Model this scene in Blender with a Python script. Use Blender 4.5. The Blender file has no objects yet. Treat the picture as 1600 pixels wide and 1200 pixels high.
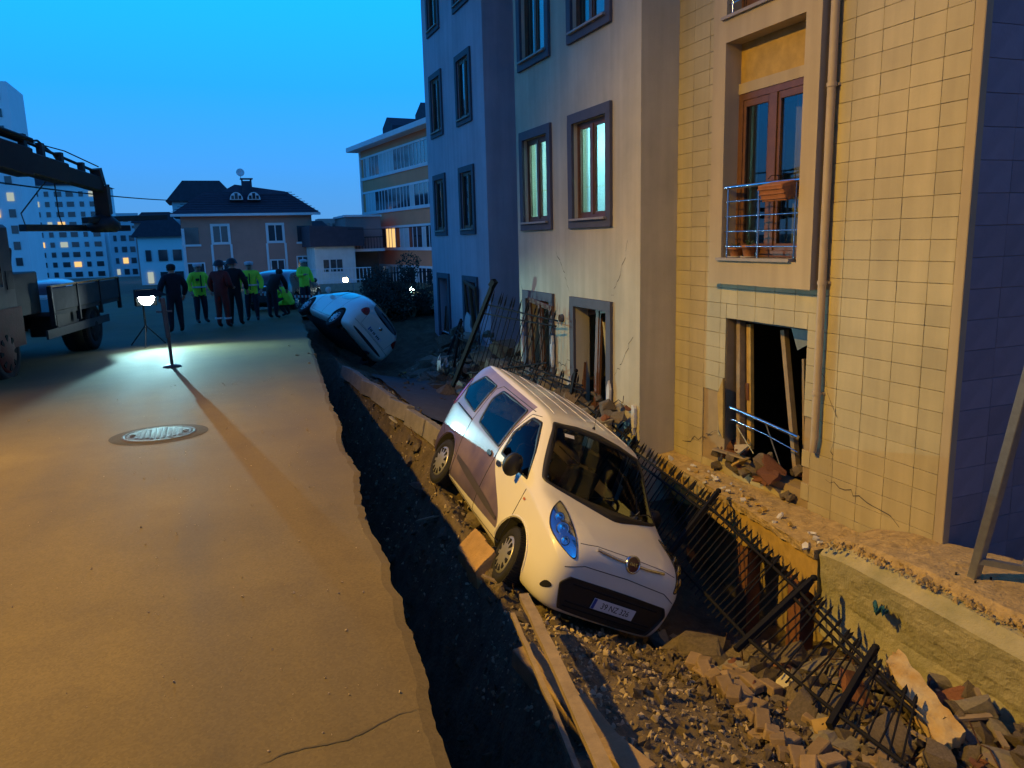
import bpy, bmesh, math, random
from mathutils import Vector, Matrix, Euler, noise, bvhtree
from math import sin, cos, pi, radians, sqrt, atan2
random.seed(7)
scene = bpy.context.scene
COL = scene.collection
# ------------------------------------------------------------------ camera
YAW, PITCH, ROLL = radians(20.8), radians(10.7), radians(1.5)
fw = Vector((sin(YAW)*cos(PITCH), cos(YAW)*cos(PITCH), -sin(PITCH)))
r0 = Vector((cos(YAW), -sin(YAW), 0)); u0 = r0.cross(fw)
rt = r0*cos(-ROLL)+u0*sin(-ROLL); up = -r0*sin(-ROLL)+u0*cos(-ROLL)
cam = bpy.data.cameras.new('camera'); cam.sensor_width = 36; cam.lens = 1205/1600*36
cam.clip_end = 4000; cam.clip_start = .05
camo = bpy.data.objects.new('camera', cam); COL.objects.link(camo)
camo.matrix_world = Matrix(((rt.x, up.x, -fw.x, 0), (rt.y, up.y, -fw.y, 0), (rt.z, up.z, -fw.z, 1.7), (0, 0, 0, 1)))
scene.camera = camo
# ------------------------------------------------------------------ world: twilight sky
wd = bpy.data.worlds.new('World'); scene.world = wd; wd.use_nodes = True
nt = wd.node_tree; nt.nodes.clear()
sky = nt.nodes.new('ShaderNodeTexSky'); sky.sky_type = 'NISHITA'; sky.sun_disc = False
sky.sun_elevation = radians(8); sky.sun_rotation = radians(60); sky.altitude = 100; sky.air_density = 1.0; sky.dust_density = .3; sky.ozone_density = 4.0
tc = nt.nodes.new('ShaderNodeTexCoord'); sx = nt.nodes.new('ShaderNodeSeparateXYZ'); nt.links.new(tc.outputs['Generated'], sx.inputs[0])
rp = nt.nodes.new('ShaderNodeValToRGB'); nt.links.new(sx.outputs[2], rp.inputs[0])
for i, (p, c) in enumerate([(0, (.12, .34, .74)), (.07, (.08, .38, .92)), (.18, (.026, .46, 1.35)), (.30, (.012, .60, 1.7)), (.48, (.03, .24, .85)), (1, (.03, .075, .27))]):
    e = rp.color_ramp.elements[i] if i < 2 else rp.color_ramp.elements.new(p)
    e.position = p; e.color = (*c, 1)
# the western glow lies ahead; the eastern half of the sky is already darker
dt = nt.nodes.new('ShaderNodeVectorMath'); dt.operation = 'DOT_PRODUCT'; dt.inputs[1].default_value = (.30, .95, 0); nt.links.new(tc.outputs['Generated'], dt.inputs[0])
az = nt.nodes.new('ShaderNodeMapRange'); az.interpolation_type = 'SMOOTHSTEP'; az.inputs[1].default_value = -.95; az.inputs[2].default_value = .75; az.inputs[3].default_value = 1.02; az.inputs[4].default_value = 1.06; nt.links.new(dt.outputs['Value'], az.inputs[0])
mixs = nt.nodes.new('ShaderNodeMix'); mixs.data_type = 'RGBA'; mixs.inputs[0].default_value = .9      # dusk blue of the air over the scattered light
sk2 = nt.nodes.new('ShaderNodeMix'); sk2.data_type = 'RGBA'; sk2.blend_type = 'MULTIPLY'; sk2.inputs[0].default_value = 1; sk2.inputs[7].default_value = (.004, .045, .11, 1)
nt.links.new(sky.outputs[0], sk2.inputs[6]); nt.links.new(sk2.outputs[2], mixs.inputs[6]); nt.links.new(rp.outputs[0], mixs.inputs[7])
bg = nt.nodes.new('ShaderNodeBackground'); bg.inputs[1].default_value = .9
wo = nt.nodes.new('ShaderNodeOutputWorld')
nt.links.new(mixs.outputs[2], bg.inputs[0]); nt.links.new(az.outputs[0], bg.inputs[1]); nt.links.new(bg.outputs[0], wo.inputs[0])
scene.view_settings.view_transform = 'Standard'; scene.view_settings.look = 'None'
scene.view_settings.exposure = 0; scene.view_settings.gamma = 1
scene.cycles.max_bounces = 6; scene.cycles.transparent_max_bounces = 10
scene.cycles.sample_clamp_indirect = 4
LAMP = Vector((-6.2, 6.6, 8.2))          # sodium street lamp on the left pavement
FLOOD = Vector((-1.37, 18.4, .66))       # rescue floodlight on its stand
def add_light(name, kind, loc, target, energy, color, size=None, blend=.3, radius=.1):
    l = bpy.data.lights.new(name, kind); l.energy = energy; l.color = color
    l.shadow_soft_size = radius
    if kind == 'SPOT': l.spot_size = radians(size); l.spot_blend = blend
    o = bpy.data.objects.new(name, l); COL.objects.link(o); o.location = loc
    if target is not None: o.rotation_euler = (Vector(target)-Vector(loc)).to_track_quat('-Z', 'Y').to_euler()
    return o
# ------------------------------------------------------------------ helpers
def road_z(y): return -.022*y
WORLD = set()                             # names of roots whose parts are given in world coordinates
def setp(o, label=None, cat=None, group=None, kind=None):
    if label: o['label'] = label
    if cat: o['category'] = cat
    if group: o['group'] = group
    if kind: o['kind'] = kind
    return o
def thing(name, label, cat, loc=(0, 0, 0), rot=None, group=None, world=False):
    o = bpy.data.objects.new(name, None); COL.objects.link(o); o.empty_display_size = .2
    o.location = loc
    if rot is not None: o.rotation_euler = rot if not isinstance(rot, (int, float)) else (0, 0, rot)
    setp(o, label, cat, group)
    if world: WORLD.add(o.name)
    return o
def par(o, p):
    if p is None: return o
    o.parent = p
    if p.name in WORLD: o.matrix_parent_inverse = Matrix.Translation(-p.location)
    return o
def link(name, me, parent=None, loc=None, rot=None, sc=None):
    o = bpy.data.objects.new(name, me); COL.objects.link(o); par(o, parent)
    if loc is not None: o.location = loc
    if rot is not None: o.rotation_euler = rot
    if sc is not None: o.scale = sc
    return o
def copy_tree(o, parent=None, mats=None):
    c = o.copy(); COL.objects.link(c); c.parent = parent
    if parent is not None: c.matrix_parent_inverse = o.matrix_parent_inverse
    if mats and c.type == 'MESH' and any(m and m.name in mats for m in c.data.materials):
        c.data = c.data.copy()
        for i, m in enumerate(c.data.materials):
            if m and m.name in mats: c.data.materials[i] = M[mats[m.name]]
    for ch in list(o.children): copy_tree(ch, c, mats)
    return c
class MB:
    def __init__(s): s.v = []; s.f = []; s.sm = []; s.mi = []; s.cur = 0
    def add(s, v, f, smooth=False):
        b = len(s.v); s.v += [tuple(p) for p in v]; s.f += [tuple(i+b for i in q) for q in f]
        s.sm += [smooth]*len(f); s.mi += [s.cur]*len(f); return s
    def box(s, a, b, M4=None):
        (x0, y0, z0), (x1, y1, z1) = a, b
        v = [(x0,y0,z0),(x1,y0,z0),(x1,y1,z0),(x0,y1,z0),(x0,y0,z1),(x1,y0,z1),(x1,y1,z1),(x0,y1,z1)]
        if M4 is not None: v = [M4 @ Vector(p) for p in v]
        return s.add(v, [(0,3,2,1),(4,5,6,7),(0,1,5,4),(1,2,6,5),(2,3,7,6),(3,0,4,7)])
    def bar(s, p, q, w, h, upv=(0, 0, 1)):
        p = Vector(p); q = Vector(q); d = (q-p); L = d.length; d.normalize(); u = Vector(upv)
        if abs(d.dot(u)) > .98: u = Vector((0, 1, 0))
        r = d.cross(u).normalized(); u = r.cross(d)
        m = Matrix(((d.x, r.x, u.x, p.x), (d.y, r.y, u.y, p.y), (d.z, r.z, u.z, p.z), (0, 0, 0, 1)))
        return s.box((0, -w/2, -h/2), (L, w/2, h/2), m)
    def tube(s, pts, r, n=8, cap=True, smooth=True):
        pts = [Vector(p) for p in pts]; rr = r if isinstance(r, (list, tuple)) else [r]*len(pts)
        v = []; f = []; pr = None
        for i, p in enumerate(pts):
            d = (pts[min(i+1, len(pts)-1)]-pts[max(i-1, 0)]).normalized()
            if pr is None: pr = d.orthogonal().normalized()
            else: pr = (pr-d*pr.dot(d)).normalized()
            q = d.cross(pr)
            for k in range(n):
                a = 2*pi*k/n; v.append(p+(pr*cos(a)+q*sin(a))*rr[i])
        for i in range(len(pts)-1):
            for k in range(n): f.append((i*n+k, i*n+(k+1) % n, (i+1)*n+(k+1) % n, (i+1)*n+k))
        s.add(v, f, smooth)
        if cap:
            s.add(v[:n], [tuple(range(n-1, -1, -1))]); s.add(v[-n:], [tuple(range(n))])
        return s
    def lathe(s, prof, M4=None, n=24, smooth=True):
        v = []; f = []
        for (r, z) in prof:
            for k in range(n): a = 2*pi*k/n; v.append(Vector((r*cos(a), r*sin(a), z)))
        if M4 is not None: v = [M4 @ p for p in v]
        for i in range(len(prof)-1):
            for k in range(n): f.append((i*n+k, i*n+(k+1) % n, (i+1)*n+(k+1) % n, (i+1)*n+k))
        return s.add(v, f, smooth)
    def prism(s, poly, a, b, axis='z', M4=None):
        n = len(poly)
        def P(u, w, t): return {'z': (u, w, t), 'x': (t, u, w), 'y': (u, t, w)}[axis]
        v = [Vector(P(u, w, a)) for u, w in poly]+[Vector(P(u, w, b)) for u, w in poly]
        if M4 is not None: v = [M4 @ p for p in v]
        f = [tuple(range(n-1, -1, -1)), tuple(range(n, 2*n))]+[(i, (i+1) % n, n+(i+1) % n, n+i) for i in range(n)]
        return s.add(v, f)
    def mesh(s, name, mats, fix=True, bevel=0):
        me = bpy.data.meshes.new(name); me.from_pydata(s.v, [], s.f)
        for m in (mats if isinstance(mats, (list, tuple)) else [mats]): me.materials.append(M[m] if isinstance(m, str) else m)
        me.polygons.foreach_set('use_smooth', s.sm); me.polygons.foreach_set('material_index', s.mi)
        if fix or bevel:
            bm = bmesh.new(); bm.from_mesh(me)
            if bevel:
                bmesh.ops.remove_doubles(bm, verts=bm.verts, dist=1e-5)
                bmesh.ops.bevel(bm, geom=[e for e in bm.edges if len(e.link_faces) == 2 and e.calc_face_angle(0) > .5], offset=bevel, segments=1, affect='EDGES', profile=.7)
            bmesh.ops.recalc_face_normals(bm, faces=bm.faces); bm.to_mesh(me); bm.free()
        me.update(); return me
    def build(s, name, mats, parent=None, loc=None, rot=None, fix=True, bevel=0):
        return link(name, s.mesh(name, mats, fix, bevel), parent, loc, rot)
# ------------------------------------------------------------------ materials
M = {}
def mat(name, col, rough=.8, var=.2, scale=6., bump=0., bscale=60., metal=0., spec=.5, coat=0., col2=None, rnd=0., detail=6., emit=None, estr=0., world_co=False):
    m = bpy.data.materials.new(name); m.use_nodes = True; t = m.node_tree; n = t.nodes; L = t.links
    b = n['Principled BSDF']; M[name] = m
    b.inputs['Roughness'].default_value = rough; b.inputs['Metallic'].default_value = metal
    b.inputs['Specular IOR Level'].default_value = spec; b.inputs['Coat Weight'].default_value = coat
    b.inputs['Coat Roughness'].default_value = .06
    if emit: b.inputs['Emission Color'].default_value = (*emit, 1); b.inputs['Emission Strength'].default_value = estr
    c2 = col2 or tuple(min(1, c*(1-var)) for c in col)
    if world_co:
        g = n.new('ShaderNodeNewGeometry'); co = g.outputs['Position']
    else:
        g = n.new('ShaderNodeTexCoord'); co = g.outputs['Object']
    nz = n.new('ShaderNodeTexNoise'); nz.inputs['Scale'].default_value = scale; nz.inputs['Detail'].default_value = detail; nz.inputs['Roughness'].default_value = .62
    L.new(co, nz.inputs['Vector'])
    cr = n.new('ShaderNodeMapRange'); cr.inputs[1].default_value = .3; cr.inputs[2].default_value = .7; L.new(nz.outputs[0], cr.inputs[0])
    mx = n.new('ShaderNodeMix'); mx.data_type = 'RGBA'; mx.inputs[6].default_value = (*c2, 1); mx.inputs[7].default_value = (*col, 1); L.new(cr.outputs[0], mx.inputs[0])
    out = mx.outputs[2]
    if rnd:
        oi = n.new('ShaderNodeObjectInfo'); mr = n.new('ShaderNodeMapRange'); mr.inputs[3].default_value = 1-rnd; mr.inputs[4].default_value = 1+rnd*.4
        L.new(oi.outputs['Random'], mr.inputs[0]); hs = n.new('ShaderNodeHueSaturation'); L.new(mr.outputs[0], hs.inputs['Value']); L.new(out, hs.inputs['Color']); out = hs.outputs[0]
    L.new(out, b.inputs['Base Color'])
    if bump:
        n2 = n.new('ShaderNodeTexNoise'); n2.inputs['Scale'].default_value = bscale; n2.inputs['Detail'].default_value = 5; L.new(co, n2.inputs['Vector'])
        bp = n.new('ShaderNodeBump'); bp.inputs['Strength'].default_value = min(1, bump); bp.inputs['Distance'].default_value = .6/bscale*max(1, bump); L.new(n2.outputs[0], bp.inputs['Height']); L.new(bp.outputs[0], b.inputs['Normal'])
    return m
def glassmat(name, tintc=(.75, .8, .82), k=1.3, k0=.09, rough=.02):
    m = bpy.data.materials.new(name); m.use_nodes = True; t = m.node_tree; n = t.nodes; L = t.links; n.clear(); M[name] = m
    o = n.new('ShaderNodeOutputMaterial'); tr = n.new('ShaderNodeBsdfTransparent'); tr.inputs[0].default_value = (*tintc, 1)
    gl = n.new('ShaderNodeBsdfGlossy'); gl.inputs['Roughness'].default_value = rough
    lw = n.new('ShaderNodeLayerWeight'); lw.inputs[0].default_value = .5
    pw = n.new('ShaderNodeMath'); pw.operation = 'POWER'; pw.inputs[1].default_value = 5; L.new(lw.outputs['Facing'], pw.inputs[0])
    fr = n.new('ShaderNodeMath'); fr.operation = 'MULTIPLY_ADD'; fr.inputs[1].default_value = k; fr.inputs[2].default_value = k0; fr.use_clamp = True; L.new(pw.outputs[0], fr.inputs[0])
    mx = n.new('ShaderNodeMixShader'); L.new(fr.outputs[0], mx.inputs[0]); L.new(tr.outputs[0], mx.inputs[1]); L.new(gl.outputs[0], mx.inputs[2]); L.new(mx.outputs[0], o.inputs[0])
    return m
def emat(name, col, st):
    m = bpy.data.materials.new(name); m.use_nodes = True; n = m.node_tree.nodes; n.clear(); M[name] = m
    o = n.new('ShaderNodeOutputMaterial'); e = n.new('ShaderNodeEmission'); e.inputs[0].default_value = (*col, 1); e.inputs[1].default_value = st
    m.node_tree.links.new(e.outputs[0], o.inputs[0])
mat('tile', (.50, .43, .235), .6, .2, 1.3, .15, 30, rnd=.08, world_co=True, detail=9)
mat('tile_joint', (.36, .27, .15), .9, .2)
mat('plaster_light', (.56, .51, .36), .85, .24, .9, .3, 60, world_co=True, detail=10)
mat('plaster_mauve', (.56, .46, .50), .85, .2, .9, .3, 60, world_co=True, detail=10)
mat('trim_paint', (.44, .36, .22), .8, .10, 2, .2, 70)
mat('surround', (.085, .085, .105), .75, .2, 4, .15, 60)
mat('shaded_end_tile', (.25, .25, .33), .6, .25, 3, .15, 30, rnd=.15)  # darker and bluer than the facade tile: shade put into the base colour
mat('brown_wood', (.16, .07, .03), .5, .35, 9, .1, 40)
mat('curtain', (.42, .36, .27), .9, .25, 3)
mat('interior_dark', (.10, .09, .08), .9, .3, 2)
mat('interior_tile', (.62, .72, .68), .4, .08, 4)
mat('chrome', (.65, .66, .68), .18, .1, 5, metal=1)
mat('pipe_paint', (.46, .38, .26), .6, .15, 5)
mat('yellow_paint', (.50, .33, .08), .8, .3, 7, .3, 60)
mat('terracotta', (.35, .14, .05), .8, .25, 12)
mat('leaf', (.05, .10, .03), .7, .4, 20)
mat('stone_sill', (.33, .29, .24), .6, .2, 12)
mat('black_iron', (.010, .010, .012), .75, .3, 20, .2, 80, spec=.25)
mat('galvanised', (.33, .35, .36), .45, .25, 14, metal=.7)
mat('concrete', (.30, .27, .21), .92, .35, 5, .7, 45)
mat('concrete_moss', (.46, .41, .23), .92, .4, 3, .7, 40, col2=(.28, .27, .14))
mat('rubble', (.25, .20, .135), .95, .45, 7, .8, 30, rnd=.35)
mat('brick_red', (.26, .11, .06), .92, .35, 10, .6, 60, rnd=.3)
mat('paver', (.34, .24, .13), .92, .3, 9, .5, 70, rnd=.3)
mat('soil', (.175, .132, .075), .97, .55, 5, 1.0, 26, world_co=True, detail=9)
mat('gravel', (.50, .40, .25), .95, .55, 3, .5, 60, world_co=True)
mat('slab_asphalt', (.10, .095, .095), .92, .3, 6, .6, 120)
mat('old_wood', (.34, .26, .16), .85, .35, 7, .5, 60)
mat('white_debris', (.62, .62, .60), .7, .15, 9)
mat('blue_cloth', (.02, .14, .17), .8, .4, 14)
glassmat('glass')
def streaks(nm, lo=.80):
    m = M[nm]; t = m.node_tree; n = t.nodes; L = t.links; b = n['Principled BSDF']; src = b.inputs['Base Color'].links[0].from_socket
    g = n.new('ShaderNodeNewGeometry'); mp = n.new('ShaderNodeMapping'); mp.inputs['Scale'].default_value = (5, 5, .35); L.new(g.outputs['Position'], mp.inputs['Vector'])
    nz = n.new('ShaderNodeTexNoise'); nz.inputs['Scale'].default_value = 1.0; nz.inputs['Detail'].default_value = 7; L.new(mp.outputs[0], nz.inputs['Vector'])
    mr = n.new('ShaderNodeMapRange'); mr.inputs[1].default_value = .35; mr.inputs[2].default_value = .62; mr.inputs[3].default_value = 1.05; mr.inputs[4].default_value = lo; L.new(nz.outputs[0], mr.inputs[0])
    hs = n.new('ShaderNodeHueSaturation'); L.new(src, hs.inputs['Color']); L.new(mr.outputs[0], hs.inputs['Value']); L.new(hs.outputs[0], b.inputs['Base Color'])
for q in ('plaster_light', 'plaster_mauve', 'tile', 'trim_paint'): streaks(q, .90)
glassmat('car_glass', (.42, .45, .46), .8, .035)
# ------------------------------------------------------------------ ground and road
def interp(tab, x):
    if x <= tab[0][0]: return tab[0][1]
    for (a, va), (b, vb) in zip(tab, tab[1:]):
        if x <= b:
            t = (x-a)/(b-a); return va+(vb-va)*t
    return tab[-1][1]
EDGE = [(-8, .2), (-3, .35), (2.25, .60), (3.5, .73), (5.68, .89), (8.14, 1.11), (12.2, 1.43), (19.1, 2.0), (25, 2.48)]
def edge(y): return interp(EDGE, y)
# cross-sections of the slumped strip: y -> (x, z) of wall foot, bank foot, bank crest, middle, low line, building side
SEC = [
 (-8, [(.4,-3.35),(1.00,-3.35),(1.6,-1.6),(2.5,-1.7),(3.8,-1.9),(5.2,-1.9)]),
 (3.0, [(.83,-3.45),(1.20,-3.40),(1.72,-1.62),(2.6,-1.72),(3.7,-2.0),(5.0,-2.0)]),
 (5.0, [(1.0,-3.60),(1.40,-3.50),(2.0,-1.62),(3.0,-1.92),(4.1,-2.2),(5.2,-2.3)]),
 (5.9, [(1.06,-3.60),(1.45,-3.50),(2.2,-1.66),(3.3,-2.15),(4.3,-2.5),(5.2,-2.7)]),
 (6.7, [(1.12,-3.60),(1.50,-3.50),(2.34,-1.73),(3.80,-2.52),(4.4,-2.9),(5.3,-3.1)]),
 (8.0, [(1.22,-3.60),(1.55,-3.45),(2.38,-1.60),(3.82,-2.36),(4.4,-2.9),(5.4,-3.1)]),
 (9.2, [(1.32,-3.55),(1.60,-3.35),(2.46,-1.45),(3.84,-2.20),(4.5,-2.5),(5.5,-2.4)]),
 (10.3, [(1.42,-3.55),(1.75,-3.25),(2.80,-1.02),(3.35,-1.28),(4.3,-1.6),(5.3,-1.3)]),
 (13.0, [(1.62,-3.00),(1.90,-2.80),(2.58,-1.0),(3.15,-1.28),(4.1,-1.5),(5.3,-1.0)]),
 (16.0, [(1.86,-2.40),(2.02,-2.20),(2.42,-1.0),(3.3,-1.32),(4.3,-1.52),(6.3,-1.35)]),
 (20.0, [(2.18,-1.75),(2.40,-1.65),(2.75,-1.25),(3.3,-1.6),(4.1,-1.85),(6.3,-1.5)]),
 (23.0, [(2.37,-1.00),(2.60,-1.10),(3.0,-1.4),(3.5,-1.65),(4.3,-1.75),(6.3,-1.4)]),
 (25.2, [(2.6,-0.66),(2.80,-0.66),(3.2,-.68),(3.8,-.7),(4.5,-.7),(6.3,-.75)]),
 (26.5, [(2.7,-0.68),(2.90,-0.68),(3.2,-.69),(3.8,-.70),(4.5,-.72),(6.3,-.75)]),
]
def section(y):
    if y <= SEC[0][0]: return SEC[0][1]
    for (a, sa), (b, sb) in zip(SEC, SEC[1:]):
        if y <= b:
            t = (y-a)/(b-a); return [(p[0]+(q[0]-p[0])*t, p[1]+(q[1]-p[1])*t) for p, q in zip(sa, sb)]
    return SEC[-1][1]
def far_z(y):
    return road_z(y) if y < 70 else -1.54-(min(y, 250)-70)*.026
def clod(x, y, z):
    p = Vector((x, y, z))
    return .075*noise.noise(p*2.3)+.05*noise.noise(p*6.1+Vector((3, 1, 7)))+.028*abs(noise.noise(p*15))+.014*noise.noise(p*33)
def ground_z(x, y):
    if y > 26.5: return far_z(y)-.05
    e = edge(y); s = section(y)
    if x <= e: return road_z(y)-.1
    pts = [(e, road_z(y)-.1)]+s
    z = interp(pts, x)
    return z
def make_ground():
    ys = [-8, -5, -2, 0, 1]+[1.5+i*.075 for i in range(int(12.5/.075))]
    y = ys[-1]
    while y < 26.5: y += .16; ys.append(y)
    ys += [30, 36, 44, 55, 70, 100, 150, 250, 500, 1200, 3000]
    n = [5, 8, 22, 26, 22, 20]
    left = [-1500, -400, -120, -40, -15, -6, -2]
    right = [9, 14, 30, 90, 400, 1500]
    v = []; f = []; W = None
    for y in ys:
        row = []
        if y <= 26.5:
            e = edge(y); s = [(e, road_z(y)-.1)]+section(y)
            row += [(x, y, road_z(y)-.1) for x in left]+[(e-.3, y, road_z(y)-.1)]
            for i in range(6):
                (xa, za), (xb, zb) = s[i], s[i+1]
                for k in range(n[i]):
                    t = k/n[i]; x = xa+(xb-xa)*t; z = za+(zb-za)*t
                    if i == 0: xx = x+.05*noise.noise(Vector((y*3, z*3, 1)))*(1 if k else 0); row.append((xx, y, z))
                    else:
                        a = min(1, (x-s[1][0])/.3) * (1 if y < 25 else 0)
                        row.append((x, y, z+clod(x, y, z)*a))
            (xa, za) = s[6]; row.append((xa, y, za))
            row += [(x, y, za) for x in right]
        else:
            tot = sum(n); row = [(x, y, far_z(y)-.05) for x in left]+[(1.5, y, far_z(y)-.05)]
            row += [(2.4+(6.3-2.4)*k/tot, y, far_z(y)-.05) for k in range(tot)]+[(6.3, y, far_z(y)-.05)]
            row += [(x, y, far_z(y)-.05) for x in right]
        W = len(row); v += row
    for j in range(len(ys)-1):
        for i in range(W-1): f.append((j*W+i, j*W+i+1, (j+1)*W+i+1, (j+1)*W+i))
    b = MB(); b.add(v, f, True)
    o = b.build('ground', 'soil'); setp(o, kind='structure'); return o
make_ground()
# asphalt
def asphalt():
    m = mat('asphalt', (.160, .120, .045),   .82, .3, 1.1, .32, 200, world_co=True, col2=(.112, .084, .034))
    t = m.node_tree; n = t.nodes; L = t.links; b = n['Principled BSDF']
    src = b.inputs['Base Color'].links[0].from_socket
    g = n.new('ShaderNodeNewGeometry')
    vo = n.new('ShaderNodeTexVoronoi'); vo.inputs['Scale'].default_value = 95; L.new(g.outputs['Position'], vo.inputs['Vector'])
    mr = n.new('ShaderNodeMapRange'); mr.inputs[3].default_value = .86; mr.inputs[4].default_value = 1.14; L.new(vo.outputs['Color'], mr.inputs[0])
    hs = n.new('ShaderNodeHueSaturation'); L.new(src, hs.inputs['Color']); L.new(mr.outputs[0], hs.inputs['Value'])
    # long tyre-polished and dusty streaks along the street
    mp = n.new('ShaderNodeMapping'); mp.inputs['Scale'].default_value = (.9, .12, 1); L.new(g.outputs['Position'], mp.inputs['Vector'])
    nz = n.new('ShaderNodeTexNoise'); nz.inputs['Scale'].default_value = 1.6; nz.inputs['Detail'].default_value = 5; L.new(mp.outputs[0], nz.inputs['Vector'])
    m2 = n.new('ShaderNodeMapRange'); m2.inputs[1].default_value = .3; m2.inputs[2].default_value = .7; m2.inputs[3].default_value = .82; m2.inputs[4].default_value = 1.15; L.new(nz.outputs[0], m2.inputs[0])
    h2 = n.new('ShaderNodeHueSaturation'); L.new(hs.outputs[0], h2.inputs['Color']); L.new(m2.outputs[0], h2.inputs['Value'])
    n4 = n.new('ShaderNodeTexNoise'); n4.inputs['Scale'].default_value = .55; n4.inputs['Detail'].default_value = 9; n4.inputs['Roughness'].default_value = .68; L.new(g.outputs['Position'], n4.inputs['Vector'])
    m4 = n.new('ShaderNodeMapRange'); m4.inputs[1].default_value = .52; m4.inputs[2].default_value = .66; m4.inputs[3].default_value = 1; m4.inputs[4].default_value = .74; L.new(n4.outputs[0], m4.inputs[0])
    h3 = n.new('ShaderNodeHueSaturation'); L.new(h2.outputs[0], h3.inputs['Color']); L.new(m4.outputs[0], h3.inputs['Value']); h2 = h3
    L.new(h2.outputs[0], b.inputs['Base Color']); b.inputs['Specular IOR Level'].default_value = .22
    m3 = n.new('ShaderNodeMapRange'); m3.inputs[3].default_value = .62; m3.inputs[4].default_value = .9; L.new(nz.outputs[0], m3.inputs[0]); L.new(m3.outputs[0], b.inputs['Roughness'])
asphalt()
mat('asphalt_edge', (.035, .032, .03), .95, .4, 14, 1, 50, world_co=True)
def make_road():
    b = MB(); ys = []; y = -6.
    while y < 25: ys.append(y); y += .035 if 1.5 < y < 14 else .12
    ys.append(25.)
    def ex(y): return edge(y)+.06*noise.noise(Vector((0, y*.9, 0)))+.022*noise.noise(Vector((5, y*4, 0)))+.014*noise.noise(Vector((9, y*13, 0)))+.02*max(0, noise.noise(Vector((4, y*2.1, 0))))
    v = []; f = []; g = []
    for y in ys:
        e = ex(y); z = road_z(y)
        v += [(-9, y, z), (-3, y, z), (e-.35, y, z), (e-.05, y, z), (e, y, z-.012), (e-.03+.03*noise.noise(Vector((1, y*9, 3))), y, z-.055), (e-.09, y, z-.095), (-9, y, z-.095)]
    for j in range(len(ys)-1):
        for i in range(7):
            (f if i < 4 else g).append((j*8+i, j*8+i+1, (j+1)*8+i+1, (j+1)*8+i))
    b.add(v, f); b.cur = 1; b.add(v, g)
    b.cur = 0
    # the wider end of the street beyond the slump
    yy = [25, 32, 40, 50, 57]
    vv = []
    for y in yy: vv += [(-9, y, road_z(y)), (3, y, road_z(y)), (13, y, road_z(y))]
    b.add(vv, [(j*3+i, j*3+i+1, (j+1)*3+i+1, (j+1)*3+i) for j in range(4) for i in range(2)])
    o = b.build('road', ['asphalt', 'asphalt_edge'], fix=False); setp(o, kind='structure')
    # a tarred crack repair across the lane
    b = MB(); P = []
    for k in range(26):
        t = k/25; x = -.02+t*.62; y = 2.52+t*.10+.02*sin(t*9)+.012*noise.noise(Vector((t*20, 0, 0))); w = (.003+.010*abs(noise.noise(Vector((t*9, 3, 0)))))*(1-abs(2*t-1)**4)
        P += [(x, y-w, road_z(y)+.003), (x, y+w, road_z(y)+.003)]
    b.add(P, [(2*k, 2*k+2, 2*k+3, 2*k+1) for k in range(25)])
    mat('tar', (.092, .070, .030), .9, .3, 9); par(b.build('tar_crack', 'tar', fix=False), o)
    return o
ROAD = make_road()
def make_manhole():
    y0 = 8.5; c = Vector((-.66, y0, road_z(y0)))
    mat('cast_iron', (.07, .06, .05), .55, .3, 12, .4, 50, spec=.3)
    mat('manhole_ring', (.075, .058, .03), .8, .3, 12, .6, 60, spec=.12)
    t = thing('manhole_cover', 'round cast iron manhole cover set in the lit asphalt lane', 'manhole', c, (radians(-1.26), 0, 0))
    MB().lathe([(.47, .002), (.45, .004), (.36, .006), (.345, .006), (.34, -.03)], n=48).build('concrete_ring', 'manhole_ring', t)
    MB().lathe([(.355, .004), (.35, .012), (.325, .013), (.318, .004)], n=48).build('frame', 'cast_iron', t)
    b = MB(); b.lathe([(.314, -.02), (.314, .010), (.30, .012), (.001, .012)], n=48)
    cov = b.build('cover', 'cast_iron', t)
    b = MB()
    for i in range(-5, 6):
        for j in range(-5, 6):
            if i*i+j*j < 27: b.box((i*.05-.016, j*.05-.016, .012), (i*.05+.016, j*.05+.016, .019))
    b.build('studs', 'cast_iron', cov)
    for a in (0, pi): MB().lathe([(.03, .012), (.03, .02), (.018, .021)], Matrix.Translation((.25*cos(a), .25*sin(a), .001)), 16).build('lift_hole', 'cast_iron', cov)
make_manhole()
# street lamp that lights the near street (stands to the left, outside the picture)
mat('lamp_grey', (.30, .31, .32), .5, .2, 10, metal=.4)
emat('sodium_glow', (1, .55, .14), 40)
def make_street_lamp():
    x, y = -7.4, 6.6; zb = road_z(y)
    t = thing('street_lamp', 'tall sodium street lamp on the left side of the street', 'street lamp', (x, y, zb), world=True)
    MB().tube([(x, y, zb), (x, y, 5), (x, y, 8.1), (x+.25, y, 8.45), (x+.8, y, 8.52)], [.09, .07, .055, .045, .04], 12).build('post', 'lamp_grey', t)
    h = MB().box((x+.75, y-.13, 8.42), (x+1.55, y+.13, 8.60)).build('lamp_head', 'lamp_grey', t, bevel=.03)
    MB().box((x+.9, y-.10, 8.395), (x+1.45, y+.10, 8.415)).build('lens', 'sodium_glow', h)
make_street_lamp()
o = add_light('sodium_lamp', 'SPOT', LAMP+Vector((0, 0, .1)), (.4, 3.9, -.8), 8700, (1, .57, .055), 108, .9, .12)
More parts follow.
